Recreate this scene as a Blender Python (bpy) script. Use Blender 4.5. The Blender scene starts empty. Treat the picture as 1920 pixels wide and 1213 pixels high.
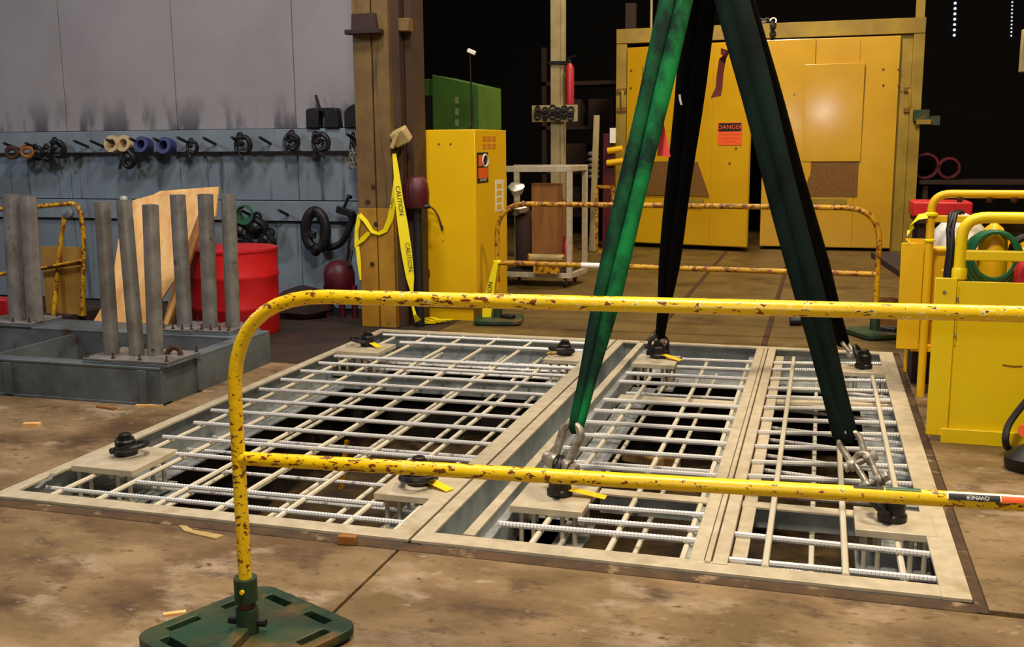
import bpy, bmesh, math, random
from mathutils import Vector, Matrix
random.seed(7)
S = bpy.context.scene
COL = S.collection
PI = math.pi
V = Vector

# ---------------------------------------------------------------- camera
F_PX, YAW, PITCH, ROLL, CAM_H = 1947.38, math.radians(-16.55), math.radians(9.8706), math.radians(-0.4792), 1.5
_f = V((math.sin(YAW)*math.cos(PITCH), math.cos(YAW)*math.cos(PITCH), -math.sin(PITCH)))
_r0 = V((math.cos(YAW), -math.sin(YAW), 0)); _u0 = _r0.cross(_f)
_r = _r0*math.cos(ROLL) + _u0*math.sin(ROLL); _u = _u0*math.cos(ROLL) - _r0*math.sin(ROLL)
cam = bpy.data.cameras.new('camera'); cam.sensor_width = 36; cam.sensor_fit = 'HORIZONTAL'
cam.lens = F_PX/1920*36; cam.clip_start = .05; cam.clip_end = 200
co = bpy.data.objects.new('camera', cam); COL.objects.link(co)
co.matrix_world = Matrix(((_r.x, _u.x, -_f.x, 0), (_r.y, _u.y, -_f.y, 0), (_r.z, _u.z, -_f.z, CAM_H), (0, 0, 0, 1)))
S.camera = co

# ---------------------------------------------------------------- world, lamps, exposure
w = bpy.data.worlds.new('hall_gloom'); S.world = w; w.use_nodes = True
bg = w.node_tree.nodes['Background']; bg.inputs[0].default_value = (.55, .62, .8, 1); bg.inputs[1].default_value = .012
S.view_settings.view_transform = 'Standard'; S.view_settings.look = 'None'
S.view_settings.exposure = 0.0; S.view_settings.gamma = 1.0; S.view_settings.use_curve_mapping = False

def lamp(name, loc, size, power, col, aim=None):
    l = bpy.data.lights.new(name, 'AREA'); l.shape = 'DISK'; l.size = size; l.energy = power; l.color = col
    o = bpy.data.objects.new(name, l); COL.objects.link(o); o.location = loc
    if aim is not None:
        o.rotation_euler = (V(aim)-V(loc)).to_track_quat('-Z', 'Y').to_euler()
    return o
WARM = (1, .83, .58)
lamp('high_bay_lamp', (-.6, 1.6, 6.4), 1.0, 470, (1, .87, .68))
lamp('high_bay_lamp', (1.6, 6.0, 6.4), 1.0, 330, WARM)
lamp('high_bay_lamp', (-.8, 11.6, 6.4), 1.0, 380, WARM, (-.9, 14.2, 0.6))
lamp('high_bay_lamp', (-3.0, 5.2, 6.4), 1.0, 200, (.9, .9, .96), (-3.6, 8.6, 1.8))
lamp('side_bay_lamp', (-9.0, 3.0, 4.6), .8, 130, (.8, .88, 1), (-4.6, 6.0, .6))
fl = bpy.data.lights.new('camera_flash', 'POINT'); fl.energy = 70; fl.color = (1, .98, .94); fl.shadow_soft_size = .025
fo = bpy.data.objects.new('camera_flash', fl); COL.objects.link(fo); fo.location = (-.03, -.02, 1.58)

# ---------------------------------------------------------------- survey helpers: picture position on a known plane -> metres
def _ray(px, py): return _f + _r*((px-960)/F_PX) - _u*((py-606.5)/F_PX)
CP = V((0, 0, CAM_H))
def fl_(px, py, z=0.0): d = _ray(px, py); return CP + d*((z-CAM_H)/d.z)
def yy(px, py, y): d = _ray(px, py); return CP + d*(y/d.y)
def xx(px, py, x): d = _ray(px, py); return CP + d*(x/d.x)

# ---------------------------------------------------------------- mesh helpers
class MB:
    def __init__(s): s.v = []; s.f = []
    def add(s, vs, fs):
        o = len(s.v); s.v += [V(p) for p in vs]; s.f += [tuple(i+o for i in f) for f in fs]; return s
    def box(s, x0, x1, y0, y1, z0, z1):
        vs = [(x, y, z) for z in (z0, z1) for y in (y0, y1) for x in (x0, x1)]
        return s.add(vs, [(0, 2, 3, 1), (4, 5, 7, 6), (0, 1, 5, 4), (2, 6, 7, 3), (0, 4, 6, 2), (1, 3, 7, 5)])
    def obox(s, c, size, m):                       # oriented box, m = 3x3 matrix
        a = [V(((i & 1)-.5, ((i >> 1) & 1)-.5, ((i >> 2) & 1)-.5)) for i in range(8)]
        vs = [V(c)+m@V((q.x*size[0], q.y*size[1], q.z*size[2])) for q in a]
        return s.add(vs, [(0, 2, 3, 1), (4, 5, 7, 6), (0, 1, 5, 4), (2, 6, 7, 3), (0, 4, 6, 2), (1, 3, 7, 5)])
    def bar(s, p0, p1, w, h, up=(0, 0, 1)):        # rectangular bar between two points
        p0, p1 = V(p0), V(p1); d = (p1-p0); L = d.length; d.normalize(); up = V(up)
        if abs(d.dot(up)) > .98: up = V((0, 1, 0))
        sx = d.cross(up).normalized(); uz = sx.cross(d).normalized()
        m = Matrix((sx, d, uz)).transposed()
        return s.obox((p0+p1)/2, (w, L, h), m)
    def tube(s, path, r, n=10, closed=False, rb=None, hint=(0, 0, 1), caps=True):
        path = [V(p) for p in path]; N = len(path); rs = r if isinstance(r, (list, tuple)) else [r]*N
        rbs = rb if isinstance(rb, (list, tuple)) else ([rb]*N if rb else rs)
        vs = []; nrm = None
        for i, p in enumerate(path):
            a = path[i-1] if (i > 0 or closed) else p; b = path[(i+1) % N] if (i < N-1 or closed) else p
            t = (b-a).normalized()
            if nrm is None:
                h = V(hint)
                if abs(h.dot(t)) > .95: h = V((1, 0, 0)) if abs(t.x) < .9 else V((0, 1, 0))
                nrm = (h-t*h.dot(t)).normalized()
            else:
                nrm = (nrm-t*nrm.dot(t)).normalized()
            bi = t.cross(nrm)
            for k in range(n):
                an = 2*PI*k/n; vs.append(p+nrm*(math.cos(an)*rbs[i])+bi*(math.sin(an)*rs[i]))
        fs = []
        for i in range(N if closed else N-1):
            j = (i+1) % N
            for k in range(n):
                k2 = (k+1) % n; fs.append((i*n+k, i*n+k2, j*n+k2, j*n+k))
        if caps and not closed:
            fs.append(tuple(range(n-1, -1, -1))); fs.append(tuple((N-1)*n+k for k in range(n)))
        return s.add(vs, fs)
    def cyl(s, p0, p1, r, n=12, r1=None):
        return s.tube([p0, p1], [r, r if r1 is None else r1], n)
    def lathe(s, c, prof, n=20, axis=(0, 0, 1)):
        ax = V(axis).normalized(); a = V((1, 0, 0)) if abs(ax.x) < .9 else V((0, 1, 0))
        a = (a-ax*a.dot(ax)).normalized(); b = ax.cross(a); c = V(c); vs = []
        for r, z in prof:
            for k in range(n):
                t = 2*PI*k/n; vs.append(c+ax*z+(a*math.cos(t)+b*math.sin(t))*r)
        fs = []
        for i in range(len(prof)-1):
            for k in range(n):
                k2 = (k+1) % n; fs.append((i*n+k, i*n+k2, (i+1)*n+k2, (i+1)*n+k))
        fs.append(tuple(range(n-1, -1, -1))); fs.append(tuple((len(prof)-1)*n+k for k in range(n)))
        return s.add(vs, fs)
    def prism(s, poly, vec):
        n = len(poly); vec = V(vec); a = [V(p) for p in poly]
        return s.add(a+[p+vec for p in a], [tuple(range(n-1, -1, -1)), tuple(range(n, 2*n))]+[(i, (i+1) % n, n+(i+1) % n, n+i) for i in range(n)])
    def strip(s, pts, wvec, th=.0015):             # thin band with real thickness following pts; wvec constant or list
        pts = [V(p) for p in pts]; N = len(pts); vs = []
        for i, p in enumerate(pts):
            wv = V(wvec[i]) if isinstance(wvec, list) else V(wvec)
            t = (pts[min(i+1, N-1)]-pts[max(i-1, 0)]).normalized(); nn = t.cross(wv).normalized()*th
            vs += [p-wv/2-nn, p+wv/2-nn, p+wv/2+nn, p-wv/2+nn]
        fs = [(0, 1, 2, 3), tuple(4*(N-1)+k for k in (3, 2, 1, 0))]
        for i in range(N-1):
            for k in range(4): fs.append((4*i+k, 4*i+(k+1) % 4, 4*i+4+(k+1) % 4, 4*i+4+k))
        return s.add(vs, fs)
    def plate(s, outer, holes, z0, z1):            # flat plate with through holes
        bm = bmesh.new(); edges = []
        for loop in [outer]+holes:
            q = [bm.verts.new((p[0], p[1], z1)) for p in loop]
            edges += [bm.edges.new((q[i], q[(i+1) % len(q)])) for i in range(len(q))]
        bmesh.ops.triangle_fill(bm, edges=edges, use_beauty=True)
        r = bmesh.ops.extrude_face_region(bm, geom=bm.faces[:])
        for g in r['geom']:
            if isinstance(g, bmesh.types.BMVert): g.co.z = z0
        bmesh.ops.recalc_face_normals(bm, faces=bm.faces[:]); bm.verts.index_update()
        s.add([v.co.copy() for v in bm.verts], [tuple(v.index for v in f.verts) for f in bm.faces]); bm.free(); return s
    def build(s, name, mat, parent=None, loc=None, smooth=True, bevel=0):
        me = bpy.data.meshes.new(name)
        base = V(loc) if loc is not None else (parent.matrix_world.translation if parent else V((0, 0, 0)))
        if parent is not None: base = V(parent['_o'])
        me.from_pydata([tuple(p-base) for p in s.v], [], s.f)
        bm = bmesh.new(); bm.from_mesh(me); bmesh.ops.recalc_face_normals(bm, faces=bm.faces[:]); bm.to_mesh(me); bm.free()
        me.materials.append(mat)
        if smooth:
            me.polygons.foreach_set('use_smooth', [True]*len(me.polygons)); me.set_sharp_from_angle(angle=math.radians(38))
        o = bpy.data.objects.new(name, me); COL.objects.link(o); o['_o'] = tuple(base)
        if parent is not None: o.parent = parent
        else: o.location = base
        if bevel:
            b = o.modifiers.new('bevel', 'BEVEL'); b.width = bevel; b.segments = 2; b.limit_method = 'ANGLE'
        return o
def tag(o, label, cat, group=None):
    o['label'] = label; o['category'] = cat
    if group: o['group'] = group
    return o
def thing(name, label, cat, loc, group=None):
    o = bpy.data.objects.new(name, None); COL.objects.link(o); o.location = loc; o.empty_display_size = .1
    o['_o'] = tuple(loc); return tag(o, label, cat, group)
def struct_root(name, loc=(0, 0, 0)):
    o = bpy.data.objects.new(name, None); COL.objects.link(o); o.location = loc; o['_o'] = tuple(loc); o['kind'] = 'structure'; return o
def struct(name, mb, mat, **k):
    o = mb.build(name, mat, **k); o['kind'] = 'structure'; return o
def copy_tree(o, delta, parent=None):
    c = o.copy(); COL.objects.link(c)
    if parent: c.parent = parent
    else: c.location = o.location+V(delta)
    for ch in list(o.children): copy_tree(ch, delta, c)
    return c
def letters(txt, c, right, up, h, mat, parent, depth=.0012, squeeze=1.0, name='lettering'):
    cu = bpy.data.curves.new('txt', 'FONT'); cu.body = txt; cu.size = 1; cu.extrude = 0; cu.align_x = 'CENTER'; cu.align_y = 'CENTER'; cu.resolution_u = 2
    t = bpy.data.objects.new('txt', cu); COL.objects.link(t); bpy.context.view_layer.update()
    me = bpy.data.meshes.new_from_object(t.evaluated_get(bpy.context.evaluated_depsgraph_get()))
    bpy.data.objects.remove(t); bpy.data.curves.remove(cu)
    R, U = V(right).normalized(), V(up).normalized(); Nn = R.cross(U)
    mb = MB(); mb.add([V(c)+R*(v.co.x*h*1.35*squeeze)+U*(v.co.y*h*1.35)+Nn*depth for v in me.vertices], [tuple(p.vertices) for p in me.polygons])
    bpy.data.meshes.remove(me)
    return mb.build(name, mat, parent, smooth=False)
def circ(c, a, b, r, n=24, t0=0, t1=2*PI, rb=None):
    c, a, b = V(c), V(a), V(b)
    full = abs(t1-t0-2*PI) < 1e-6
    return [c+a*(r*math.cos(t0+(t1-t0)*k/(n if full else n-1)))+b*((rb or r)*math.sin(t0+(t1-t0)*k/(n if full else n-1))) for k in range(n)]
def fillet(pts, r, n=6):                            # polyline with rounded corners
    pts = [V(p) for p in pts]; out = [pts[0]]
    for i in range(1, len(pts)-1):
        a, b, c = pts[i-1], pts[i], pts[i+1]; d0 = (a-b).normalized(); d1 = (c-b).normalized()
        rr = min(r, (a-b).length*.49, (c-b).length*.49)
        p0, p1 = b+d0*rr, b+d1*rr
        for k in range(n+1):
            t = k/n; out.append(p0*(1-t)**2+b*(2*t*(1-t))+p1*t*t)
    out.append(pts[-1]); return out

# ---------------------------------------------------------------- materials
def lin(c): return tuple(((x/255)/12.92 if x/255 <= .04045 else ((x/255+.055)/1.055)**2.4) for x in c)
def mat(name, col, rough=.55, metal=0.0, col2=None, scale=6, lo=.4, hi=.65, bump=0.0, bscale=60, detail=6, stretch=(1, 1, 1), chips=None, wave=None, emit=None, spec=.5, streak=None, trans=0):
    m = bpy.data.materials.new(name); m.use_nodes = True; nt = m.node_tree; b = nt.nodes['Principled BSDF']; L = nt.links.new
    b.inputs['Roughness'].default_value = rough; b.inputs['Metallic'].default_value = metal; b.inputs['Specular IOR Level'].default_value = spec
    c1 = (*lin(col), 1)
    b.inputs['Base Color'].default_value = c1
    tc = nt.nodes.new('ShaderNodeTexCoord'); mp = nt.nodes.new('ShaderNodeMapping'); L(tc.outputs['Object'], mp.inputs[0]); mp.inputs['Scale'].default_value = stretch
    out = None
    def noise(sc, det=detail, rgh=.6, src=None):
        n = nt.nodes.new('ShaderNodeTexNoise'); n.inputs['Scale'].default_value = sc; n.inputs['Detail'].default_value = det; n.inputs['Roughness'].default_value = rgh
        L((src or mp).outputs[0], n.inputs['Vector']); return n
    def ramp(n, a, bb, ca, cb):
        r = nt.nodes.new('ShaderNodeValToRGB'); r.color_ramp.elements[0].position = a; r.color_ramp.elements[1].position = bb
        r.color_ramp.elements[0].color = ca; r.color_ramp.elements[1].color = cb; L(n.outputs[0], r.inputs[0]); return r
    def mix(fac, a, bb):
        x = nt.nodes.new('ShaderNodeMix'); x.data_type = 'RGBA'; L(fac, x.inputs[0])
        for k, q in ((6, a), (7, bb)):
            if isinstance(q, tuple): x.inputs[k].default_value = q
            else: L(q, x.inputs[k])
        return x.outputs[2]
    if col2:
        r = ramp(noise(scale), lo, hi, c1, (*lin(col2), 1)); out = r.outputs[0]
    if streak:
        sm = nt.nodes.new('ShaderNodeMapping'); L(tc.outputs['Object'], sm.inputs[0]); sm.inputs['Scale'].default_value = streak[1]
        r = ramp(noise(streak[2], 5, .6, sm), streak[3], streak[4], (0, 0, 0, 1), (1, 1, 1, 1))
        out = mix(r.outputs[0], out or c1, (*lin(streak[0]), 1))
    if chips:                                       # (colour, scale, threshold, softness)
        for q in chips:
            cc, sc, th, so = q[:4]; nz = noise(sc, 8, .62)
            if len(q) > 4:                          # patchy: let a slower noise shift the threshold
                sl = noise(q[4], 2, .5); ma = nt.nodes.new('ShaderNodeMath'); ma.operation = 'MULTIPLY_ADD'; ma.inputs[1].default_value = q[5]; L(sl.outputs[0], ma.inputs[0])
                L(nz.outputs[0], ma.inputs[2]); nz = ma; th = th+q[5]*.5
            r = ramp(nz, th, th+so, (0, 0, 0, 1), (1, 1, 1, 1)); out = mix(r.outputs[0], out or c1, (*lin(cc), 1))
    if out is not None: L(out, b.inputs['Base Color'])
    hgt = None
    if wave:
        wv = nt.nodes.new('ShaderNodeTexWave'); wv.bands_direction = wave[0]; wv.inputs['Scale'].default_value = wave[1]; wv.inputs['Distortion'].default_value = 0
        L(tc.outputs['Object'], wv.inputs['Vector']); hgt = wv.outputs[1]; bump = wave[2]
    elif bump: hgt = noise(bscale, 4).outputs[0]
    if hgt is not None:
        bp = nt.nodes.new('ShaderNodeBump'); bp.inputs['Strength'].default_value = bump; bp.inputs['Distance'].default_value = .01; L(hgt, bp.inputs['Height']); L(bp.outputs[0], b.inputs['Normal'])
    if emit:
        b.inputs['Emission Color'].default_value = (*lin(col), 1); b.inputs['Emission Strength'].default_value = emit
    if trans: b.inputs['Transmission Weight'].default_value = trans
    return m
RUST = (110, 58, 22)
M = {}
M['concrete'] = mat('stained_concrete', (100, 78, 44), .62, 0, (144, 118, 84), 2.4, .36, .64, .4, 42, 12, stretch=(.75, 1.15, 1), chips=[((82, 54, 24), 1.6, .47, .22, .7, .2), ((156, 134, 110), 3.6, .55, .14, 1.1, .3), ((70, 50, 28), 6.5, .55, .14, 1.6, .3), ((160, 138, 112), 13, .63, .09, 1.5, .3), ((88, 62, 34), 22, .58, .1, 2, .2)])
M['concrete_far'] = mat('worn_concrete', (84, 64, 24), .5, 0, (106, 84, 38), 2.0, .38, .62, .25, 40, 9, chips=[((66, 42, 18), 1.4, .55, .10, .6, .25), ((124, 108, 80), 4, .64, .06, .9, .3)])
M['concrete_dark'] = mat('dark_brown_concrete', (30, 20, 13), .7, 0, (50, 34, 22), 2.2, .38, .62, .25, 40, 9)  # darker, browner slab colour for the left rear floor
M['joint'] = mat('joint_dirt', (40, 28, 18), .9)
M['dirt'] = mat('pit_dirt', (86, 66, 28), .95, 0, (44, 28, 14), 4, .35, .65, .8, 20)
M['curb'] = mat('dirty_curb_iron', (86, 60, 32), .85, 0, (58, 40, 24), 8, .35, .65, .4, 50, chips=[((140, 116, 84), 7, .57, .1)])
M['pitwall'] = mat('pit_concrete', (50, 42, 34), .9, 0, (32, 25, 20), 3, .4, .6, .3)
M['rust'] = mat('rusty_steel', (84, 48, 22), .8, .1, (44, 28, 18), 9, .35, .65, .4, 60)
M['galv'] = mat('galvanized_steel', (202, 188, 162), .45, .15, (180, 166, 140), 14, .35, .65, .08, 40, chips=[((158, 136, 98), 3.2, .60, .14)])
M['galvweb'] = mat('galvanized_web', (160, 164, 162), .45, .25, (126, 130, 130), 9, .35, .65, .1, 30)
M['barx'] = mat('galvanized_rebar_ribbed', (222, 218, 214), .33, .3, wave=('X', 22, .3))
M['bary'] = mat('galvanized_rebar', (214, 204, 180), .42, .12, wave=('Y', 22, .15))
M['chipyellow'] = mat('chipped_yellow_paint', (240, 200, 6), .36, 0, (230, 184, 4), 3, .4, .6, .15, 50, stretch=(.5, 1, 1), chips=[((252, 228, 130), 70, .615, .02, 2.2, .34), (RUST, 66, .57, .02, 1.7, .42), ((84, 40, 16), 70, .61, .02, 3, .3)])
M['rustyellow'] = mat('rusted_yellow_paint', (206, 154, 10), .45, 0, (180, 128, 8), 5, .4, .6, .15, 50, chips=[((116, 62, 16), 24, .52, .05, 2.5, .3), ((80, 40, 16), 44, .6, .03)])
M['yellow'] = mat('yellow_paint', (232, 186, 4), .42, 0, (224, 174, 2), 1.5, .35, .65, .05, 30, chips=[((150, 104, 16), 14, .70, .03)])
M['yellow2'] = mat('yellow_enamel', (240, 208, 0), .4, 0, (230, 194, 0), 1.2, .35, .65, .05, 30, chips=[((176, 150, 40), 12, .71, .03)])
M['boothyellow'] = mat('booth_yellow_paint', (206, 160, 16), .34, 0, (190, 144, 12), .9, .35, .65, .10, 5, chips=[((120, 80, 20), 9, .72, .03)])
for q_ in ('Coat Weight',): M['boothyellow'].node_tree.nodes['Principled BSDF'].inputs[q_].default_value = 1.0
M['boothyellow'].node_tree.nodes['Principled BSDF'].inputs['Coat Roughness'].default_value = .13
M['boothtrim'] = mat('booth_trim_paint', (158, 132, 34), .5, 0, (132, 106, 26), 2.5, .35, .65)
M['boothbrown'] = mat('brown_filter_panel', (122, 82, 22), .7, 0, (102, 66, 18), 30, .35, .65, .3, 90)
M['bluegrey'] = mat('blue_grey_steel_paint', (98, 106, 110), .5, .1, (72, 78, 82), 4, .35, .65, .1, 30, chips=[((66, 50, 36), 5, .62, .08)])
M['wall'] = mat('grey_wall_paint', (152, 144, 144), .7, 0, (136, 128, 128), 1.2, .3, .7, .05, 20)
M['walllow'] = mat('blue_grey_wall_paint', (122, 134, 142), .65, 0, (106, 116, 124), 1.5, .3, .7, .05, 20, streak=((48, 46, 50), (7, 1, .6), 1.6, .56, .72))
M['ledge'] = mat('blue_grey_ledge_paint', (128, 138, 144), .6, 0, (108, 116, 124), 3, .3, .7, streak=((60, 56, 58), (6, 1, .5), 1.5, .6, .75))
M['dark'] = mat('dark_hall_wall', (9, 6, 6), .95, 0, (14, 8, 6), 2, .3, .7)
M['black'] = mat('black_steel', (14, 12, 12), .45, .2, (26, 22, 20), 12, .4, .6, .1, 50)
M['blackrubber'] = mat('black_rubber', (16, 14, 14), .55)
M['pegsteel'] = mat('dark_peg_steel', (30, 26, 26), .6, .2)
M['clampsteel'] = mat('oily_clamp_steel', (50, 42, 42), .5, .5, (28, 24, 28), 20, .4, .6)
M['shackle'] = mat('worn_shackle_steel', (176, 168, 154), .4, .45, (110, 98, 84), 30, .35, .65, .15, 60)
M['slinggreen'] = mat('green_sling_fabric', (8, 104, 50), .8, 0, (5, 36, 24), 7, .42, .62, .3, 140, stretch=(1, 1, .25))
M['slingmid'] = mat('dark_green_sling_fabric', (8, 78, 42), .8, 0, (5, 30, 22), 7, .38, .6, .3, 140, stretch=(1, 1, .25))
M['slingdark'] = mat('blackened_sling_fabric', (7, 24, 17), .9, 0, (3, 5, 5), 5, .35, .65, .3, 140, stretch=(1, 1, .25))
M['slingblack'] = mat('black_sling_fabric', (7, 4, 5), .9, 0, (3, 3, 3), 7, .35, .65, .3, 140)
M['white'] = mat('white_plastic', (232, 228, 218), .5)
M['print'] = mat('black_print', (18, 16, 14), .6)
M['tagyellow'] = mat('yellow_plastic_tag', (250, 205, 20), .4)
M['tape'] = mat('caution_tape', (240, 220, 12), .35)
M['orange'] = mat('orange_vinyl', (232, 92, 36), .5)
M['red'] = mat('red_plastic', (204, 22, 26), .45, 0, (176, 14, 20), 3, .35, .65, .05, 20)
M['redflag'] = mat('red_flag_cloth', (244, 74, 72), .7)
M['burgundy'] = mat('burgundy_paint', (92, 10, 24), .5, 0, (60, 6, 16), 5, .35, .65, .15, 20)
M['extred'] = mat('extinguisher_red', (160, 24, 34), .5)
M['green'] = mat('green_machine_paint', (72, 116, 40), .55, 0, (56, 96, 32), 3, .35, .65)
M['greenbase'] = mat('dark_green_base_paint', (18, 52, 30), .55, 0, (52, 60, 30), 8, .42, .6, .2, 40, chips=[((96, 70, 30), 6, .56, .1, 2, .2)])
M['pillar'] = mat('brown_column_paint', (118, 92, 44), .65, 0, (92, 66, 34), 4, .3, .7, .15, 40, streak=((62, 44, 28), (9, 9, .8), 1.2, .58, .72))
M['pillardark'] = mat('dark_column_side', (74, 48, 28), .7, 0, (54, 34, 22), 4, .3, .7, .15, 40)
M['pillaryellow'] = mat('faded_yellow_column_paint', (176, 128, 24), .6, 0, (146, 104, 28), 5, .3, .7, .15, 40, chips=[((92, 62, 26), 6, .6, .1)])
M['beige'] = mat('beige_plastic', (190, 168, 108), .5, 0, (160, 136, 84), 8, .35, .65)
M['cream'] = mat('cream_column_paint', (172, 156, 112), .55, 0, (150, 132, 90), 4, .35, .65, chips=[((120, 90, 56), 4, .66, .08)])
M['ply'] = mat('plywood', (236, 190, 122), .6, 0, (214, 156, 88), 2.2, .35, .65, .1, 30, stretch=(6, 6, 1))
M['plybrown'] = mat('aged_plywood', (150, 98, 40), .7, 0, (124, 76, 28), 2.4, .35, .65, .1, 30, stretch=(6, 6, 1))
M['woodblock'] = mat('wood_block', (186, 140, 70), .7, 0, (150, 106, 50), 8, .35, .65)
M['cardboard'] = mat('ochre_board', (168, 124, 44), .7, 0, (140, 98, 34), 4, .35, .65)
M['pipe'] = mat('grey_steel_pipe', (146, 144, 142), .38, .35, (112, 108, 104), 7, .35, .65, .12, 50, chips=[((74, 60, 46), 9, .63, .08)])
M['hosegreen'] = mat('green_hose', (12, 86, 52), .45)
M['blue'] = mat('blue_tape', (38, 46, 96), .5)
M['rollbeige'] = mat('beige_tape', (188, 160, 112), .5)
M['bagwhite'] = mat('white_plastic_bag', (232, 230, 220), .5, 0, bump=.6, bscale=14)
M['paper'] = mat('paper', (214, 206, 180), .8)
M['cord'] = mat('brown_cord', (88, 46, 24), .6)
M['brownstrap'] = mat('dark_red_strap', (96, 22, 14), .75)
M['paleprint'] = mat('faded_white_print', (132, 150, 104), .7)
M['fadedred'] = mat('faded_red_print', (206, 128, 20), .6)
M['daylight'] = mat('daylight_hole', (214, 226, 255), .5, emit=1.6)
def add_soot(m, z0, z1, amount):                     # smudges left on the wall just above the tool rail by what hung there
    nt = m.node_tree; L = nt.links.new; b = nt.nodes['Principled BSDF']; src = b.inputs['Base Color'].links[0].from_socket
    tc = nt.nodes.new('ShaderNodeTexCoord'); sx = nt.nodes.new('ShaderNodeSeparateXYZ'); L(tc.outputs['Object'], sx.inputs[0])
    mr = nt.nodes.new('ShaderNodeMapRange'); mr.inputs[1].default_value = z0; mr.inputs[2].default_value = z1; mr.inputs[3].default_value = 1; mr.inputs[4].default_value = 0; L(sx.outputs[2], mr.inputs[0])
    mp = nt.nodes.new('ShaderNodeMapping'); L(tc.outputs['Object'], mp.inputs[0]); mp.inputs['Scale'].default_value = (4.2, 1, 1.3)
    nz = nt.nodes.new('ShaderNodeTexNoise'); nz.inputs['Scale'].default_value = 1.6; nz.inputs['Detail'].default_value = 5; L(mp.outputs[0], nz.inputs['Vector'])
    r = nt.nodes.new('ShaderNodeValToRGB'); r.color_ramp.elements[0].position = .47; r.color_ramp.elements[1].position = .62; L(nz.outputs[0], r.inputs[0])
    mu = nt.nodes.new('ShaderNodeMath'); mu.operation = 'MULTIPLY'; L(r.outputs[0], mu.inputs[0]); L(mr.outputs[0], mu.inputs[1])
    m2 = nt.nodes.new('ShaderNodeMath'); m2.operation = 'MULTIPLY'; L(mu.outputs[0], m2.inputs[0]); m2.inputs[1].default_value = amount
    x = nt.nodes.new('ShaderNodeMix'); x.data_type = 'RGBA'; L(m2.outputs[0], x.inputs[0]); L(src, x.inputs[6]); x.inputs[7].default_value = (*lin((58, 56, 62)), 1); L(x.outputs[2], b.inputs['Base Color'])
add_soot(M['wall'], 1.64, 1.98, .9)
M['darkbrown'] = mat('dark_timber', (52, 28, 18), .85, 0, (34, 18, 12), 3, .3, .7)
M['greencoil'] = mat('green_cord', (40, 92, 60), .6)
M['foil'] = mat('crumpled_foil', (190, 186, 176), .3, .7, bump=.6, bscale=30)

# ---------------------------------------------------------------- setting: floor slabs, pit, walls, ceiling
PX0, PX1, PY0, PY1 = -3.445, .575, 3.445, 7.735      # pit opening
fr = struct_root('floor')
def slab(x0, x1, y0, y1, m, z=0):
    return MB().box(x0, x1, y0, y1, -.14, z).build('floor_slab', m, fr, smooth=False, bevel=.004)
G = .012
slab(-12, -1.462-G, -2.5, PY0-.03, M['concrete']); slab(-1.462, 7, -2.5, PY0-.03, M['concrete'])
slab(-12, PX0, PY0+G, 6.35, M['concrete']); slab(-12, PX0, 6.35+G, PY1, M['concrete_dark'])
slab(PX1, 7, PY0+G, PY1, M['concrete'])
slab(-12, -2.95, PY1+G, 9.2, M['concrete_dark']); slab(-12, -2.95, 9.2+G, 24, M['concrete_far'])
slab(-2.95+G, -1.245, PY1+G, 24, M['concrete_far']); slab(-1.205, -.385, PY1+G, 24, M['concrete_far']); slab(-.345, 7, PY1+G, 24, M['concrete_far'])
for x in (-1.225, -.365):                             # rusty rails let into the far floor
    MB().box(x-.02, x+.02, PY1, 16, -.13, .004).build('floor_rail', M['rust'], fr, bevel=.003)
b = MB(); b.box(-12, PX0-.03, -2.5, 24, -.3, -.14); b.box(PX1+.03, 7, -2.5, 24, -.3, -.14); b.box(PX0-.03, PX1+.03, -2.5, PY0-.03, -.3, -.14); b.box(PX0-.03, PX1+.03, PY1+.03, 24, -.3, -.14)
b.build('subfloor', M['joint'], fr, smooth=False)
for a in ((PX0, -3.411, PY0, PY1), (.537, PX1, PY0, PY1)):
    MB().box(*a, -.2, -.008).build('pit_curb', M['curb'], fr, bevel=.003)
for a in ((-3.411, .537, PY0-.03, 3.484), (-3.411, .537, 7.697, PY1)):
    MB().box(*a, -.2, .002).build('pit_curb', M['curb'], fr, bevel=.003)
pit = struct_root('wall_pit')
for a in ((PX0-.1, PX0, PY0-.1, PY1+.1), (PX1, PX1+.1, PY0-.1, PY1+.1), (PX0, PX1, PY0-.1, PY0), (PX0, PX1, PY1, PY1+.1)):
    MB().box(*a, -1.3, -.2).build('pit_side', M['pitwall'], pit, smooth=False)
def pit_z(x, y): return -.85+.09*math.sin(3.1*x+1)*math.cos(2.3*y)+.04*math.sin(7*x+5*y)+.42*math.exp(-((y-3.45)/.5)**2)
b = MB(); n = 36
vs = []; fs = []
for j in range(n+1):
    for i in range(n+1):
        x = PX0+(PX1-PX0)*i/n; y = PY0+(PY1-PY0)*j/n
        vs.append((x, y, pit_z(x, y)+random.uniform(-.025, .025)))
for j in range(n):
    for i in range(n): q = j*(n+1)+i; fs.append((q, q+1, q+n+2, q+n+1))
b.add(vs, fs); b.box(PX0, PX1, PY0, PY1, -1.45, -1.35); b.build('pit_bottom', M['dirt'], pit)

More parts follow.
